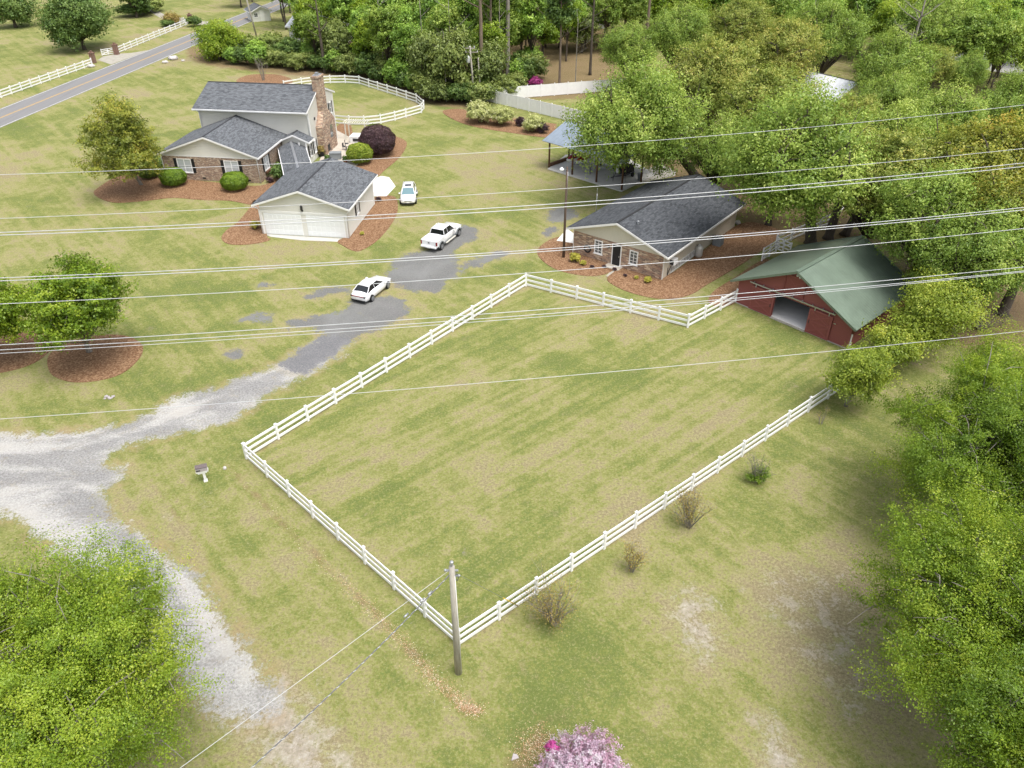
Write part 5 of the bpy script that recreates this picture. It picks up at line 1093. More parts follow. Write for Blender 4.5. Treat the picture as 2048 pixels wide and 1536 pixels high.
def crown(name, seed, Rx, Rz, ncl, nsub, nlf, leaf, mat, clr=.34, low=-.8, spread=.26, tilt=1.0, droop=0., uneven=.25, topbias=.12, env=None):
    """clumps filling an ellipsoid of radii Rx,Rx,Rz about origin; returns (mesh, clump centres)"""
    rng = np.random.default_rng(seed); C = []; tries = 0
    while len(C) < ncl and tries < 4000:
        tries += 1; d = unit(rng, 1)[0]; r_ = rng.uniform(.15, .80)**.6*.80
        if d[2] < low: continue
        w_ = 1.0 if env is None else env(d[2]*r_)
        p = d*r_*np.array((Rx*w_, Rx*w_, Rz)); 
        if all(np.linalg.norm((p-q)/np.array((Rx, Rx, Rz))) > .8/ncl**.42 for q in C): C.append(p)
    C = np.array(C); k_ = len(C); cr = Rx*clr*rng.uniform(1-uneven, 1+uneven*1.3, k_); ct = rng.uniform(0, 1, k_)
    sc = []; st = []; ss = []; ci = []
    for i in range(k_):
        ns_ = max(6, int(nsub*(cr[i]/cr.mean())**1.8)); d = unit(rng, ns_); d[:, 2] = d[:, 2]*.9+topbias; p = C[i]+d*cr[i]*rng.uniform(.45, 1.05, (ns_, 1))*np.array((1, 1, .8))
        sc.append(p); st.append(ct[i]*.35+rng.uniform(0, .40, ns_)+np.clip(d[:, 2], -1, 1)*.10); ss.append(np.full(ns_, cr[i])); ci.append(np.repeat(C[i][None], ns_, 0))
    sc = np.concatenate(sc); st = np.concatenate(st); ss = np.concatenate(ss); ci = np.concatenate(ci); m_ = len(sc)
    cnt = rng.integers(int(nlf*.5), int(nlf*1.5)+1, m_); idx = np.repeat(np.arange(m_), cnt); n = len(idx)
    sd_ = sc-ci+np.array((0, 0, .15))*ss[:, None]; sd_ += unit(rng, m_)*ss[:, None]*.35; sd_ /= np.maximum(np.linalg.norm(sd_, axis=1, keepdims=True), 1e-6)
    off = np.clip(rng.normal(size=(n, 3)), -1.7, 1.7)*np.array((1, 1, .7))*(ss[idx]*spread*.62)[:, None]+sd_[idx]*(rng.uniform(-1.9, 1.9, size=(n, 1)))*(ss[idx]*spread)[:, None]
    pos = sc[idx]+off; pos[:, 2] -= droop*np.abs(rng.normal(size=n))*ss[idx]*.5
    out = (pos-ci[idx]); out /= np.maximum(np.linalg.norm(out, axis=1, keepdims=True), 1e-6)
    cen = pos/np.array((Rx, Rx, Rz)); nrm = out*.5+cen*.35+np.array((0, 0, .45))+unit(rng, n)*.75*tilt
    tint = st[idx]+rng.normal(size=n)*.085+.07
    return leaf_mesh(name, pos, nrm, leaf*rng.uniform(.65, 1.35, n), tint, mat, rng), C
def limbs(name, C, base_h, trunk_r, seed, mat, zc, nfork=3, lean=(0, 0), sub=3, cr=1.5, trunks=1):
    """trunk from the ground (0,0,0) to the crown centre height zc, limbs to each clump centre (C relative to crown centre)"""
    rr = random.Random(seed); m = MB()
    for t_ in range(trunks):
        ox, oy = (0, 0) if trunks == 1 else (rr.uniform(-.5, .5), rr.uniform(-.5, .5))
        top = Vector((lean[0]+ox*1.5, lean[1]+oy*1.5, base_h)); m.tube([(ox*.4, oy*.4, -.1), (ox*.4+rr.uniform(-.1, .1), oy*.4, .35), (top.x*.5+rr.uniform(-.15, .15), top.y*.5, base_h*.5), top, (lean[0]*1.2+ox, lean[1]*1.2, base_h+(zc-base_h)*.75)], [trunk_r*1.35, trunk_r, trunk_r*.85, trunk_r*.7, trunk_r*.3], 9)
    for c in C:
        c = Vector(c)+Vector((0, 0, zc)); f = rr.uniform(.75, 1.15); st = Vector((lean[0], lean[1], base_h*f)); st = Vector((0, 0, 0)).lerp(Vector((lean[0], lean[1], base_h)), min(1, f)); 
        if c.z < st.z: st.z = max(c.z-.6, base_h*.45)
        mid = st.lerp(c, .5)+Vector((rr.uniform(-.4, .4), rr.uniform(-.4, .4), rr.uniform(-.2, .5))); L_ = (c-st).length
        r0 = trunk_r*.45*min(1, .5+L_/8); m.tube([st, mid, c], [r0, r0*.6, r0*.25], 6)
        for j in range(sub):
            d = Vector((rr.gauss(0, 1), rr.gauss(0, 1), rr.gauss(.3, .8))).normalized()*cr*rr.uniform(.7, 1.2); s0 = mid.lerp(c, rr.uniform(.2, 1)); q = s0+d
            m.tube([s0, s0.lerp(q, .5)+Vector((0, 0, .12*cr)), q], [r0*.3, r0*.2, r0*.07], 5, False)
    me = m.build(name, MATS[mat]); d = me.data; bpy.data.objects.remove(me); return d
def mk(name, me, parent, loc=(0, 0, 0)): o = bpy.data.objects.new(name, me); COL.objects.link(o); o.parent = parent; o.location = loc; return o
def tree(name, label, x, y, crown_me, trunk_me, zc, rz=0, s_=1.0, cat='tree', group=None, sz=None, off=(0, 0)):
    r = empty(name, (x, y, 0), rz, label, cat, group); r.scale = (s_, s_, sz or s_); mk('crown', crown_me, r, (off[0], off[1], zc)); mk('trunk', trunk_me, r); return r
def at_z(px, py, z): return G(px, py, z)
def one_tree(name, label, base_px, cpx, zc, Rx, Rz, ncl, nsub, nlf, leaf, mat, seed, tr=.25, bh=2.5, bark='bark', cat='tree', group=None, sub=3, **kw):
    """base_px: where the trunk meets the ground (or None: right under the crown); cpx: crown centre sighted at height zc"""
    c = G(cpx[0], cpx[1], zc); b = G(*base_px) if base_px else c
    me, C = crown(name+'_crown', seed, Rx, Rz, ncl, nsub, nlf, leaf, mat, **kw)
    lean = (c[0]-b[0], c[1]-b[1]); C2 = C+np.array((lean[0], lean[1], 0))
    tm = limbs(name+'_trunk', C2, bh, tr, seed, bark, zc, lean=(lean[0]*.35, lean[1]*.35), sub=sub, cr=Rx*.28)
    return tree(name, label, b[0], b[1], me, tm, zc, 0, 1, cat, group, off=lean)
# --- foreground trees
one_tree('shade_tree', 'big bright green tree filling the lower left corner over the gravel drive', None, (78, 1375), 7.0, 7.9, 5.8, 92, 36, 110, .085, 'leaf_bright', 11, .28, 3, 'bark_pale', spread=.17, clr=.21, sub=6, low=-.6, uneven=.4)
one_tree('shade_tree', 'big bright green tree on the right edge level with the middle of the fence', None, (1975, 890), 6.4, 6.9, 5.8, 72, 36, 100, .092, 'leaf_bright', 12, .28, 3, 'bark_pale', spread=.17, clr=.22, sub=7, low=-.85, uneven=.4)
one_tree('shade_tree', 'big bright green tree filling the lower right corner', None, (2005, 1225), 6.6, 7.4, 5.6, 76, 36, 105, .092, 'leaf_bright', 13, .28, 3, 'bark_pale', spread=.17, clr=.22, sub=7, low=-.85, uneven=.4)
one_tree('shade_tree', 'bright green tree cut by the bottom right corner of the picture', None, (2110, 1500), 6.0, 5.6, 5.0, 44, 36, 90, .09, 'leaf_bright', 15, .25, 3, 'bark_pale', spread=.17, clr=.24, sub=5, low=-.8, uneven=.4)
one_tree('shade_tree', 'smaller bright tree behind the two big ones at the right edge', None, (2015, 765), 5.0, 4.2, 3.6, 26, 40, 70, .10, 'leaf_bright', 14, .2, 2, 'bark_pale', spread=.26, low=-.8)
one_tree('myrtle_tree', 'small yellow green tree at the end of the right paddock fence', (1692,812), (1722,742), 3.4, 2.8, 2.6, 24, 34, 22, .15, 'leaf_lemon', 21, .12, 1.2, 'bark_pale', spread=.3, low=-.9)
one_tree('myrtle_tree', 'yellow green tree right against the barn side wall', (1838,712), (1862,625), 4.4, 4.0, 3.8, 30, 40, 20, .17, 'leaf_lemon', 22, .15, 1.5, 'bark', spread=.28, low=-.9)
one_tree('myrtle_tree', 'loose yellow tree between the barn tree and the right edge', None, (1790,690), 2.6, 2.5, 2.0, 16, 34, 18, .17, 'leaf_lemon', 23, .1, 1.0, 'bark_pale', spread=.3, low=-.9)
one_tree('myrtle_tree', 'green tree behind the barn roof towards the right', None, (1905,545), 4.6, 4.0, 3.4, 24, 40, 18, .19, 'leaf_lemon', 24, .15, 1.5, 'bark', spread=.28, low=-.9)
one_tree('maple_tree', 'yellow green lawn tree standing in the mulch left of the brick house', (283,370), (240,280), 6.6, 5.6, 6.4, 46, 36, 20, .22, 'leaf_autumn', 31, .2, 2.0, 'bark_pale', spread=.2, low=-.95, clr=.25, env=lambda z: .72+.5*min(1, max(0, .6-z)))
one_tree('oak_sapling', 'round green tree standing in the oval mulch ring on the left lawn', (180,704), (148,610), 5.4, 4.8, 4.6, 44, 34, 26, .19, 'leaf_bright', 32, .2, 1.6, 'bark_pale', spread=.2, clr=.26, low=-.9)
one_tree('oak_sapling', 'green tree cut by the left edge beside the oval mulch ring', (-22,700), (-35,615), 5.0, 4.4, 4.2, 38, 34, 24, .19, 'leaf_bright', 33, .2, 1.6, 'bark_pale', spread=.2, clr=.26, low=-.9)
one_tree('magnolia_tree', 'large dark glossy magnolia behind the roadside gate', None, (148,28), 7.0, 8.6, 7.2, 44, 44, 20, .42, 'leaf_dark', 34, .4, 2.0, 'bark', spread=.26, low=-.95, clr=.30)
one_tree('magnolia_tree', 'dark tree at the far upper left corner', None, (18,14), 4.5, 6.0, 4.6, 24, 36, 16, .42, 'leaf_dark', 35, .4, 2.0, 'bark', spread=.26, low=-.8)
one_tree('roadside_tree', 'dense evergreen beside the far driveway at the upper left', None, (262,-12), 5.5, 4.4, 5.5, 20, 36, 14, .42, 'leaf_dark', 36, .35, 1.6, 'bark', low=-.9)
one_tree('lime_tree', 'bright lime green round tree at the roadside corner of the woods', None, (436,76), 4.0, 6.0, 4.3, 30, 46, 20, .32, 'leaf_bright', 37, .3, 1.0, 'bark', low=-.95)
# --- the oaks (three crown shapes shared, each tree its own object)
def oak_proto(seed, mat, Rx=8.5, Rz=6.2, clr=.20, ncl=74, nsub=34, nlf=18, leaf=.25, bark='bark', **kw):
    me, C = crown('oak_crown', seed, Rx, Rz, ncl, nsub, nlf, leaf, mat, clr=clr, low=-.75, spread=.19, uneven=.4, **kw)
    tm = limbs('oak_trunk', C, 4.5, .55, seed, bark, 11.0, sub=4, cr=2.3); return me, tm
oakA = oak_proto(41, 'leaf_oak', droop=.35); oakB = oak_proto(42, 'leaf_oakyellow'); oakC = oak_proto(43, 'leaf_autumn', Rz=5.6)
OAKS = [ # crown centre px at 11 m x scale, proto, scale, label
 ((1430,150), oakB, .95, 'pale yellow green oak behind the carport oak', 80),
 ((1445,290), oakA, .66, 'green oak just left of the white patch behind the cottage roof', 120),
 ((1535,215), oakB, .92, 'orange tipped oak behind the cottage roof', 150),
 ((1560,330), oakC, .62, 'orange topped oak between the cottage roof and the white outbuilding', 220),
 ((1765,350), oakB, .86, 'broad oak crown above the barn roof', 260),
 ((1790,300), oakA, .86, 'broad green oak in the second row above the barn', 280),
 ((1885,430), oakA, .82, 'oak shading the ground behind the barn', 310),
 ((1960,500), oakA, .70, 'oak at the right edge above the shrubs', 20),
 ((1985,330), oakC, .98, 'orange yellow oak on the right edge', 110),
 ((2090,420), oakC, .9, 'yellow oak cut off by the right edge of the picture', 10),
 ((1880,240), oakA, .78, 'green oak left of the orange one near the far drive', 70),
 ((1570,100), oakB, .90, 'yellow green oak in the back row left of the white outbuilding', 190),
 ((1790,130), oakA, .86, 'oak under the bare branches in front of the far drive', 230),
 ((1660,60), oakA, .95, 'oak in the back row above the white outbuilding', 300),
 ((1740,10), oakA, .9, 'oak cut by the top edge behind the bare limbed tree', 330),
 ((1885,50), oakA, .92, 'bright oak in front of the brown house at the upper right', 140),
 ((1480,50), oakB, .90, 'pale oak at the top right of the woods', 170),
 ((1355,60), oakA, .85, 'green oak in the second row behind the carport', 90),
 ((1960,40), oakA, .85, 'oak hiding part of the brown house at the upper right corner', 55),
 ((2040,215), oakA, .8, 'oak at the right edge above the orange one', 205),
 ((1700,235), oakB, .6, 'small pale oak partly hiding the white outbuilding gable', 95),
 ((1780,195), oakA, .66, 'small green oak between the white outbuilding and the far drive', 35),
 ((1935,140), oakA, .5, 'small green tree in front of the pale far drive', 65),
 ((1860,130), oakB, .6, 'pale small oak left of the pale far drive', 165),
 ((2035,30), oakA, .8, 'oak cut by the upper right corner of the picture', 245),
 ((1260,90), oakA, .72, 'small green oak left of the pale ones near the brown pine trunk', 15)]
for (px, py), (cm, tm), s_, lb, rz in OAKS:
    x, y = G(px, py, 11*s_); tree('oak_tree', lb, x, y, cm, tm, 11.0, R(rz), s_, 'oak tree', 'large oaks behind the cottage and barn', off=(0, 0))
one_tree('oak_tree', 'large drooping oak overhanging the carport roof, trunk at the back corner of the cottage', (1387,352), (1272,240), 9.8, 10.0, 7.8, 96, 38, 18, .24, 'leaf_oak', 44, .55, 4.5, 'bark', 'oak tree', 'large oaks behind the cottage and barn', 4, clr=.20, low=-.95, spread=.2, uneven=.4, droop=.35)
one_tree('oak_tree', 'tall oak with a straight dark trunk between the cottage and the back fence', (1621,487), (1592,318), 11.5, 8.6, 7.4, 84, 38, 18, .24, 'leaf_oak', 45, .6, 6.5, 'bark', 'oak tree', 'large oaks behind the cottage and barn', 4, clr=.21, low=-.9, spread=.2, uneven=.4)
def bare_trunk(px, h, r_, lb, lean=(0, 0), mat='bark', n=5, group=None, name='bare_tree'):
    x, y = G(*px); root = empty(name, (x, y, 0), 0, lb, 'tree', group); m = MB(); rr = random.Random(int(px[0]))
    pts = [Vector((lean[0]*f+rr.uniform(-.12, .12)*h*.03, lean[1]*f, h*f)) for f in (-.01, .03, .25, .5, .75, 1)]; m.tube(pts, [r_*1.5, r_*1.05, r_*.9, r_*.75, r_*.5, r_*.2], 9)
    for i in range(n):
        f = rr.uniform(.45, .98); p = Vector((lean[0]*f, lean[1]*f, h*f)); t = rr.uniform(0, 6.28); L_ = h*rr.uniform(.12, .28); d = Vector((math.cos(t), math.sin(t), .6))*L_
        q = p+d; m.tube([p, p.lerp(q, .5)-Vector((0, 0, .06*L_)), q], [r_*.35, r_*.22, r_*.06], 5)
        for j in range(3): s0 = p.lerp(q, rr.uniform(.4, .9)); e_ = s0+Vector((rr.gauss(0, .4), rr.gauss(0, .4), rr.uniform(.2, .8)))*L_*.4; m.tube([s0, e_], [r_*.12, r_*.03], 4, False)
    m.build('trunk', MATS[mat], root); return root
bare_trunk((1656,477), 11, .48, 'second dark trunk right of the thick straight one', (.9, .4), n=6, name='oak_tree')
bare_trunk((1690,470), 11, .42, 'leaning dark trunk spreading right over the barn', (4.5, 3.0), n=6, name='oak_tree')
# --- woods
def wood_proto(seed, mat, Rx, Rz, zc, ncl=22, nsub=34, nlf=11, leaf=.42, bh=5, tr=.22, bark='bark', env=None, low=-.9, clr=.32):
    me, C = crown('wood_crown', seed, Rx, Rz, ncl, nsub, nlf, leaf, mat, clr=clr, low=low, spread=.27, env=env)
    return me, limbs('wood_trunk', C, bh, tr, seed, bark, zc, sub=1, cr=1.6), zc
PW = [wood_proto(51, 'leaf_wood', 4.6, 6.6, 9.8), wood_proto(52, 'leaf_bright', 4.2, 5.6, 8.5), wood_proto(53, 'leaf_oak', 5.0, 6.0, 10), wood_proto(54, 'leaf_dark', 3.8, 6.5, 8.0, low=-1), wood_proto(55, 'leaf_wood', 3.6, 7.5, 11, 24), wood_proto(56, 'leaf_under', 4.4, 4.6, 5.6, low=-1, bh=2)]
PP = wood_proto(57, 'leaf_dark', 3.4, 4.2, 20.5, 18, 30, 9, .4, 17, .28, 'bark_pine')
KN = ['light green', 'lime green', 'spreading', 'dark evergreen', 'narrow', 'olive brown']
ON = ['first', 'second', 'third', 'fourth', 'fifth', 'sixth', 'seventh', 'eighth', 'ninth', 'tenth', 'eleventh', 'twelfth', 'thirteenth', 'fourteenth', 'fifteenth', 'sixteenth', 'seventeenth', 'eighteenth', 'nineteenth', 'twentieth']
ON += ['twenty-'+q for q in ON[:9]]+['thirtieth']+['thirty-'+q for q in ON[:9]]+['fortieth']+['forty-'+q for q in ON[:9]]
def ordinal_labels(L_, f):
    d = {}
    for key, px, o in L_: d.setdefault(key, []).append((px, o))
    for key, q in d.items():
        for i, (px, o) in enumerate(sorted(q, key=lambda z: z[0])): o['label'] = f(key, ON[i])
WX0 = [(400,128),(470,133),(560,141),(700,152),(790,176),(860,206),(960,214),(1020,196),(1080,150),(1180,120),(1260,110),(1350,100),(1450,120),(1600,175),(1850,195),(2110,200)]
def edge_y(px):
    for (a, b), (c, d) in zip(WX0[:-1], WX0[1:]):
        if a <= px <= c: return b+(d-b)*(px-a)/(c-a)
    return -200
KEEP = [(1850,2100,60,118), (695,760,75,115), (1085,1165,145,190), (820,845,128,150), (495,525,45,70), (1640,1740,120,265), (1110,1150,48,70)]   # clearings
rw = random.Random(99); placed = []; tries = 0
wy0, wy1 = 115, 262
while len(placed) < 298 and tries < 40000:
    tries += 1; x = rw.uniform(-95, 150); y = rw.uniform(wy0, wy1); px, py = proj(x, y, 0)
    if px < 480 or px > 2100 or py > edge_y(px)-6: continue
    if px < 600 and py > 62: continue
    if any(a < px < b and c < py < d for a, b, c, d in KEEP): continue
    if abs(x-(road_pt(0, 0)[0]+(y-124.78)*.1327)) < 8: continue
    near = py > edge_y(px)-45
    gap = 4.4 if near else 5.4+(y-130)*.02
    if any((x-a)**2+(y-b)**2 < gap*gap for a, b, _ in placed): continue
    placed.append((x, y, near))
wood_l = []
for i, (x, y, near) in enumerate(placed):
    px, py = proj(x, y, 0)
    k_ = rw.choices(range(6), (5, 5, 3, .8, 4, 1.0))[0] if not near else rw.choices(range(6), (4, 4, 1.5, .8, 3, 2.5))[0]
    if px > 1200: k_ = rw.choices(range(6), (5, 4, 5, .6, 2, .6))[0]
    s_ = rw.uniform(.78, 1.2)*(1.0 if not near else .85); cm, tm, zc = PW[k_]
    side = 'behind the house' if px < 700 else 'behind the loop fence' if px < 900 else 'behind the privacy fence' if px < 1200 else 'at upper right'
    row = 'front row' if near else 'deep part'
    o_ = tree('woodland_tree', '', x, y, cm, tm, zc, rw.uniform(0, 6.28), s_, 'tree', '%s woodland trees' % KN[k_], sz=s_*rw.uniform(.9, 1.2)); wood_l.append(((KN[k_], row, side), px, o_))
ordinal_labels(wood_l, lambda key, n: '%s %s tree from the left, %s of the woods %s' % (n, key[0], key[1], key[2]))
for i, (px, h_, r_, mt, lb) in enumerate((((1016,172), 27, .42, 'bark_pale', 'thickest pale bare pine trunk behind the corner of the privacy fence'), ((964,196), 25, .36, 'bark_pine', 'brown pine trunk just right of the transformer pole'), ((984,178), 22, .26, 'bark_pine', 'thin brown pine trunk between the two thicker ones'), ((1000,176), 15, .16, 'bark_pale', 'slender grey trunk left of the thickest pale one'),
      ((1089,95), 24, .34, 'bark_pine', 'pine trunk at the far side of the brown clearing'), ((1290,112), 24, .34, 'bark_pine', 'brown pine trunk above the carport oak'), ((1207,100), 20, .16, 'bark_pale', 'white barked thin tree near the pale cottage'), ((650,146), 14, .3, 'bark', 'dark forked trunk in the shaded edge behind the loop fence'), ((905,190), 16, .14, 'bark_pale', 'pale bare sapling left of the transformer pole'), ((1150,186), 12, .1, 'bark_pale', 'slim sapling in the brown clearing'),
      ((893,204), 11, .09, 'bark_pale', 'leaning thin bare sapling by the wood edge'),
      ((1118,178), 17, .22, 'bark_pine', 'brown trunk standing at the left of the brown clearing'), ((1180,150), 19, .26, 'bark', 'dark trunk standing at the right of the brown clearing'), ((850,176), 15, .13, 'bark_pale', 'pale thin trunk above the end of the loop fence'), ((770,160), 14, .14, 'bark_pale', 'pale thin trunk behind the middle of the loop fence'))):
    b = bare_trunk(px, h_, r_, lb, (0, 0), mt, 3 if r_ > .3 else 7, 'bare trunks in the woods', 'pine_tree' if 'pine' in mt or i == 0 else 'bare_tree')
    if 'pine' in mt or i == 0: o = mk('crown', PP[0], b, (0, 0, h_-4.0))
# big bare limbs showing above the oaks
for px, h_, r_, lb in (((1800,185), 17, .30, 'tall bare limbed tree rising above the oaks at the upper right'), ((1780,240), 13, .26, 'grey bare limbed tree in front of the far drive'), ((1600,160), 14, .2, 'bare pale branches poking out of the pale oaks')):
    bare_trunk(px, h_, r_, lb, (0, 0), 'bark_pale', 12)
# --- understory along the wood edge
def shrub_proto(seed, mat, Rx, Rz, leaf, ncl=14, nsub=30, nlf=14, **kw):
    me, C = crown('foliage', seed, Rx, Rz, ncl, nsub, nlf, leaf, mat, clr=kw.pop('clr', .42), low=kw.pop('low', -.6), **kw); tm = limbs('stem', C, Rz*.35, .06, seed, 'bark', Rz*.85, sub=1, cr=Rx*.3); return me, tm, Rz*.85
def shrub(name, label, px, proto, s_=1.0, rz=0, group=None, cat='shrub', sz=None, z=0):
    x, y = G(*px); me, tm, zc = proto; r = empty(name, (x, y, z), rz, label, cat, group); r.scale = (s_, s_, sz or s_); mk('foliage', me, r, (0, 0, zc)); mk('stem', tm, r); return r
US = [shrub_proto(61, 'leaf_under', 2.4, 2.2, .34), shrub_proto(62, 'leaf_dark', 2.2, 2.3, .34), shrub_proto(63, 'leaf_wood', 2.1, 2.4, .34)]
UL = ['olive', 'dark green', 'fresh green']
us_l = []
for (a, b), (c, d) in zip(WX0[:8], WX0[1:9]):
    n = max(1, int(math.hypot(c-a, d-b)/17))
    for j in range(n):
        f = (j+rw.random()*.8)/n; px = (a+(c-a)*f, b+(d-b)*f-rw.uniform(2, 9)); k_ = rw.choices(range(3), (5, 4, 2))[0]
        if px[0] < 452: continue
        us_l.append(((UL[k_], 'outer'), px[0], shrub('undergrowth_shrub', '', px, US[k_], rw.uniform(.75, 1.25), rw.uniform(0, 6.28), '%s bushes along the wood edge' % UL[k_])))
        if rw.random() < .8:
            px = (px[0]+rw.uniform(-8, 8), px[1]-rw.uniform(8, 16)); k_ = rw.choices(range(3), (5, 4, 2))[0]; us_l.append(((UL[k_], 'inner'), px[0], shrub('undergrowth_shrub', '', px, US[k_], rw.uniform(.9, 1.4), rw.uniform(0, 6.28), '%s bushes along the wood edge' % UL[k_])))
ordinal_labels(us_l, lambda key, n: '%s %s bush from the left in the %s row along the wood edge' % (n, key[0], key[1]))
# --- garden shrubs
def ball(seed, mat, Rx, Rz, leaf, n, tilt=.6):     # clipped dense shrub
    rng = np.random.default_rng(seed); d = unit(rng, n); d = d[d[:, 2] > -.75]; n = len(d); lump = 1+.045*np.sin(d[:, 0]*7+seed)*np.cos(d[:, 1]*6)+.03*np.sin(d[:, 2]*11)
    pos = d*np.array((Rx, Rx, Rz))*(lump*rng.uniform(.86, 1.03, n))[:, None]; nr = d+unit(rng, n)*tilt; tint = rng.uniform(.1, .9, n)*.6+.2*d[:, 2]+.15*np.sin(d[:, 0]*9)*np.sin(d[:, 1]*8)+.1
    me = leaf_mesh('foliage', pos, nr, leaf*rng.uniform(.7, 1.3, n), tint, mat, rng)
    m = MB(); m.lathe([(.15, -Rz), (.12, -Rz*.4), (Rx*.45, -Rz*.2), (Rx*.55, Rz*.3), (.2, Rz*.55)], 10); o = m.build('stem', MATS['bark']); t_ = o.data; bpy.data.objects.remove(o)
    r = MB(); return me, t_, Rz
def put(name, label, px, b, rz=0, s_=1, z=.03, cat='shrub', group=None):
    x, y = G(*px); me, tm, Rz = b; r = empty(name, (x, y, z), rz, label, cat, group); r.scale = (s_,)*3; mk('foliage', me, r, (0, 0, Rz*.93)); mk('stem', tm, r, (0, 0, Rz*.93)); return r
bx = ball(71, 'leaf_box', 1.62, 1.12, .16, 9000)
put('boxwood', 'clipped bright green boxwood under the left brick wing window', (350,370), bx, group='clipped boxwoods by the house')
put('boxwood', 'clipped bright green boxwood under the right brick wing window', (472,379), bx, 2, group='clipped boxwoods by the house')
b2 = ball(72, 'leaf_mid', 1.3, 1.0, .17, 5000); put('boxwood', 'smaller duller boxwood half hidden behind the lawn tree', (300,356), b2, 0, 1, group='clipped boxwoods by the house')
put('boxwood', 'small dark rounded bush at the left corner of the brick wing', (320,340), ball(73, 'leaf_dark', 1.1, .9, .17, 4000))
put('loropetalum', 'big rounded dark purple shrub beside the patio', (757,309), ball(74, 'leaf_purple', 2.5, 2.05, .16, 24000, .8))
put('ligustrum', 'rounded yellow green shrub in front of the purple one', (721,326), ball(75, 'leaf_lemon', 1.75, 1.35, .19, 9000, .9))
put('boxwood', 'low bright green bush behind the purple shrub', (752,278), ball(76, 'leaf_box', 1.5, 1.1, .17, 5000))
V1 = shrub_proto(77, 'leaf_cream', 2.3, 1.75, .20, 22, 40, 22, clr=.36, low=-.5); D1 = shrub_proto(78, 'leaf_purple', 1.0, .9, .18, 10, 24, 16)
shrub('variegated_shrub', 'largest cream variegated shrub at the left of the fence bed', (957,246), V1, 1.0, 0, 'cream variegated shrubs in the fence bed')
shrub('variegated_shrub', 'cream variegated shrub right beside the largest one', (1004,251), V1, .88, 1, 'cream variegated shrubs in the fence bed')
shrub('variegated_shrub', 'cream variegated shrub right of the dark little bush', (1071,264), V1, .78, 2, 'cream variegated shrubs in the fence bed')
shrub('variegated_shrub', 'small cream variegated shrub behind the carport roof', (1128,270), V1, .6, 3, 'cream variegated shrubs in the fence bed')
shrub('dark_bush', 'small dark purple bush between the cream shrubs', (1041,252), D1, .85); shrub('dark_bush', 'low dark bush at the right foot of the third cream shrub', (1085,266), D1, .9)
Y1 = shrub_proto(79, 'leaf_yellow', .62, .5, .13, 9, 20, 12)
for (q, s_, lb) in (((1151,524), 1.05, 'bright yellow shrub beside the lamp pole'), ((1166,530), .6, 'small yellow shrub right of the bright one by the lamp pole'), ((1294,565), .7, 'small yellow shrub in front of the cottage right window'), ((512,458), 1.0, 'low yellow green shrub at the left corner of the garage')): shrub('yellow_shrub', lb, q, Y1, s_, s_*9, 'small yellow garden shrubs')
P1 = shrub_proto(80, 'leaf_purple', .5, .4, .12, 8, 16, 8); shrub('dark_plant', 'low dark plant in the bed left of the cottage door', (1184,536), P1, .5); shrub('dark_plant', 'low dark plant in the bed right of the cottage door', (1250,553), P1, .45); shrub('dark_plant', 'small plant right of the dark one near the cottage window', (1272,558), Y1, .4); shrub('dark_plant', 'dark weed in the garage side bed near the white pad', (757,402), P1, .8); shrub('dark_plant', 'small green weed in the garage side bed', (724,470), Y1, .45)
for (q, s_, lb) in (((1229,541), .5, 'small potted plant right of the cottage door'), ((1208,536), .5, 'small plant left of the cottage door')): shrub('dark_plant', lb, q, P1, s_)
shrub('courtyard_shrub', 'dark shrub in the corner between brick wing and covered walk', (562,358), shrub_proto(81, 'leaf_dark', 1.2, 1.3, .2, 12, 26, 16), 1.0); shrub('window_flowers', 'dark leafed bush against the brick wing side wall', (540,365), P1, 1.1)
# planters' flowers (things growing in them: parts of the planters)
for (r_, sz), lm in PLANTERS:
    mat = 'leaf_red' if lm == 'orange_red' else 'leaf_dark'; me, C = crown('plant', 5, sz*1.0, sz*.6, 10, 20, 12, .16, mat, clr=.45); mk('plant', me, r_, (0, 0, sz*1.1))
# flower bed at the far drive
shrub('flower_bush', 'red flowering bush in the bed at the far driveway corner', (345,50), shrub_proto(82, 'leaf_red', 2.2, 1.4, .3), 1.0, 0); shrub('flower_bush', 'low green ground bush beside the red flowering one', (336,53), US[1], .8, 1, sz=.4); shrub('flower_bush', 'dark bush by the brick pillar at the far drive', (390,53), US[1], .9, 2, sz=.6); shrub('hedge_bush', 'long low dark bush on the lawn left of the far driveway', (273,32), US[1], 2.0, 0, sz=.8); shrub('hedge_bush', 'green bush beside the far driveway edge', (300,24), US[0], 1.6, 0, sz=.8)
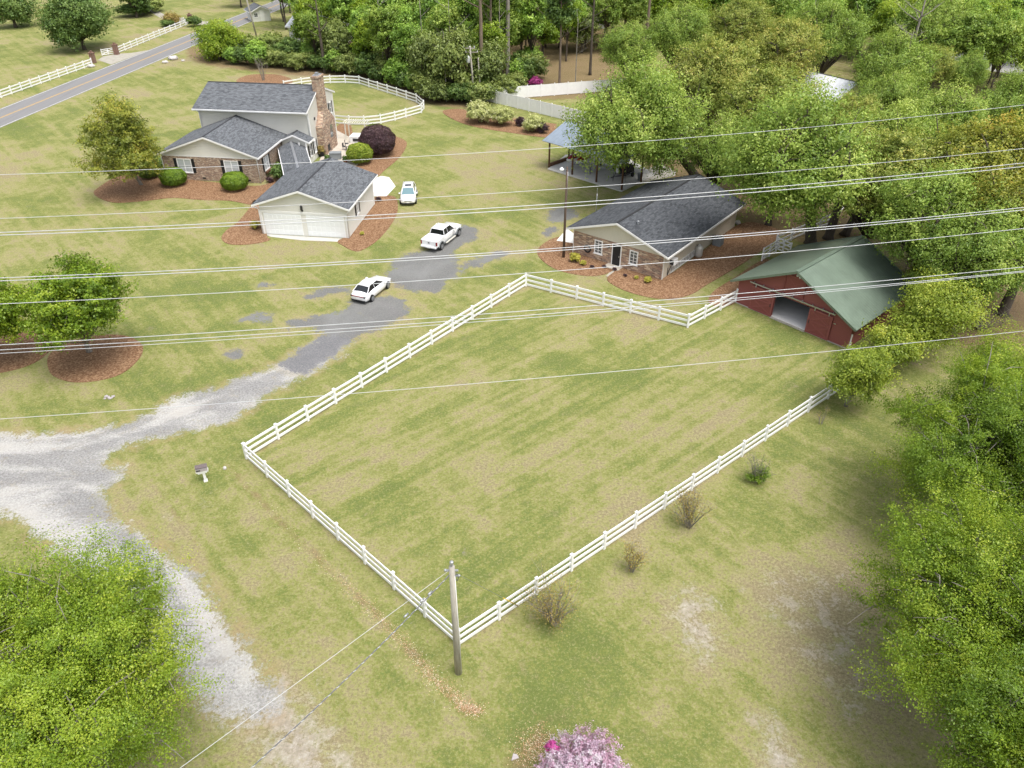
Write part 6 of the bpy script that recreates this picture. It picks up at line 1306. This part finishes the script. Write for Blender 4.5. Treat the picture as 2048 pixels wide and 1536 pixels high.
# --- twiggy shrubs outside the paddock
def twig_shrub(name, label, px, h, w_, ns, mat, leaf, nl, seed, bark='bark_pale', base_leaf=None):
    x, y = G(*px); r = empty(name, (x, y, 0), 0, label, 'shrub'); rr = random.Random(seed); m = MB(); tips = []
    for i in range(ns):
        t = rr.uniform(0, 6.28); sp = w_*rr.uniform(.2, 1); hh = h*rr.uniform(.55, 1.05); e = Vector((math.cos(t)*sp, math.sin(t)*sp, hh)); b = Vector((math.cos(t)*.12, math.sin(t)*.12, 0)); mid = b.lerp(e, .5)+Vector((rr.uniform(-.12, .12), rr.uniform(-.12, .12), .12*h)); r0 = .022*h/2
        m.tube([b, mid, e], [r0, r0*.65, r0*.25], 5, False)
        for j in range(4):
            s0 = mid.lerp(e, rr.uniform(0, .9)) if j else b.lerp(mid, .6); q = s0+Vector((rr.gauss(0, .28)*w_, rr.gauss(0, .28)*w_, rr.uniform(.1, .35)*h)); m.tube([s0, q], [r0*.4, r0*.12], 4, False)
            for k_ in range(4): tips.append(s0.lerp(q, rr.random()))
        tips += [mid.lerp(e, rr.random()) for _ in range(4)]
    m.build('stems', MATS[bark], r); rng = np.random.default_rng(seed); T_ = np.array([tuple(t) for t in tips]); idx = rng.integers(0, len(T_), nl); pos = T_[idx]+rng.normal(size=(nl, 3))*.13*w_
    me = leaf_mesh('leaves', pos, unit(rng, nl)+np.array((0, 0, .6)), leaf*rng.uniform(.6, 1.4, nl), rng.uniform(0, 1, nl), mat, rng); mk('leaves', me, r)
    if base_leaf:
        me, C = crown('base_foliage', seed, w_*.7, h*.28, 10, 20, 18, leaf*1.1, base_leaf, clr=.45); mk('base_foliage', me, r, (0, 0, h*.28))
    return r
twig_shrub('crape_myrtle', 'largest reddish twiggy shrub outside the right fence, nearest the grey pole', (1108,1248), 2.5, 1.7, 36, 'leaf_red', .08, 2600, 91)
twig_shrub('crape_myrtle', 'thin sparse reddish shrub, second along the right fence', (1263,1142), 1.9, .8, 16, 'leaf_red', .09, 900, 92)
twig_shrub('crape_myrtle', 'reddish twiggy shrub touching the middle of the right fence', (1378,1054), 2.5, 1.3, 28, 'leaf_red', .08, 1800, 93)
twig_shrub('green_bush', 'feathery dark green bush with grey twigs outside the right fence', (1513,962), 1.9, 1.1, 26, 'leaf_under', .08, 500, 94, 'bark_pale', 'leaf_box')
twig_shrub('crape_myrtle', 'tiny reddish sapling near the end of the right fence', (1641,848), 1.5, .5, 8, 'leaf_red', .08, 120, 95)
twig_shrub('crape_myrtle', 'pruned bare crape myrtle stub in the mulch behind the house', (527,161), 4.2, 1.4, 9, 'leaf_red', .1, 10, 96)
twig_shrub('brush_pile', 'tangled grey brush in the leaf litter right of the barn', (1960,660), 2.2, 2.6, 34, 'leaf_under', .12, 300, 97); twig_shrub('brush_pile', 'brown brush thicket between the barn and the right oaks', (1830,545), 2.0, 2.4, 30, 'leaf_under', .12, 300, 98)
# --- pink azalea at the bottom edge
r = empty('azalea', (*G(1166,1590), 0), 0, 'pink flowering azalea bush at the bottom edge', 'azalea'); me, C = crown('blossom', 101, 2.35, 1.6, 30, 36, 36, .085, 'flower_pink', clr=.30, low=-.4, spread=.13, topbias=.3); mk('blossom', me, r, (0, 0, 1.55)); mk('stem', limbs('stem', C, .5, .06, 5, 'bark_pale', 1.5, sub=3, cr=.5), r)
me, C2_ = crown('green_leaves', 102, 1.5, .9, 14, 22, 20, .09, 'leaf_yellow', clr=.38); mk('green_leaves', me, r, (0, 0, 1.15))
me, C2_ = crown('magenta_blossom', 103, .30, .26, 6, 18, 26, .08, 'flower_magenta', clr=.5); mk('magenta_blossom', me, r, (-1.35, 1.15, 1.9))
shrub('azalea', 'magenta azalea in flower behind the privacy fence', (1070,172), shrub_proto(104, 'flower_magenta', 1.7, 1.1, .24), .75); shrub('azalea', 'magenta azalea deep in the woods at the upper right', (1800,28), shrub_proto(105, 'flower_magenta', 2.0, 1.4, .3), 1.0)
# --- loose leaves in the ditch line and under the azalea
rng = np.random.default_rng(5); Pd = np.array(STRIP[0][0]); pos = []
for i in range(3000):
    f = rng.random()**.4*(len(Pd)-1); k_ = min(int(f), len(Pd)-2); p = Pd[k_]+(Pd[k_+1]-Pd[k_])*(f-k_); pos.append((p[0]+rng.normal()*(.14+.25*rng.random()), p[1]+rng.normal()*(.1+.2*rng.random()), .02+rng.random()*.03))
c_ = np.array(G(1075,1500))
for i in range(1500): pos.append((c_[0]+rng.normal()*.55, c_[1]+rng.normal()*.6, .02+rng.random()*.04))
pos = np.array(pos); me = leaf_mesh('fallen_leaves', pos, unit(rng, len(pos))*.5+np.array((0, 0, 1.)), rng.uniform(.03, .07, len(pos)), rng.random(len(pos)), 'leaf_litter', rng); o = mk('fallen_leaves', me, None); tag(o, 'pale brown fallen leaves lying along the shallow ditch', 'leaves', kind='stuff')
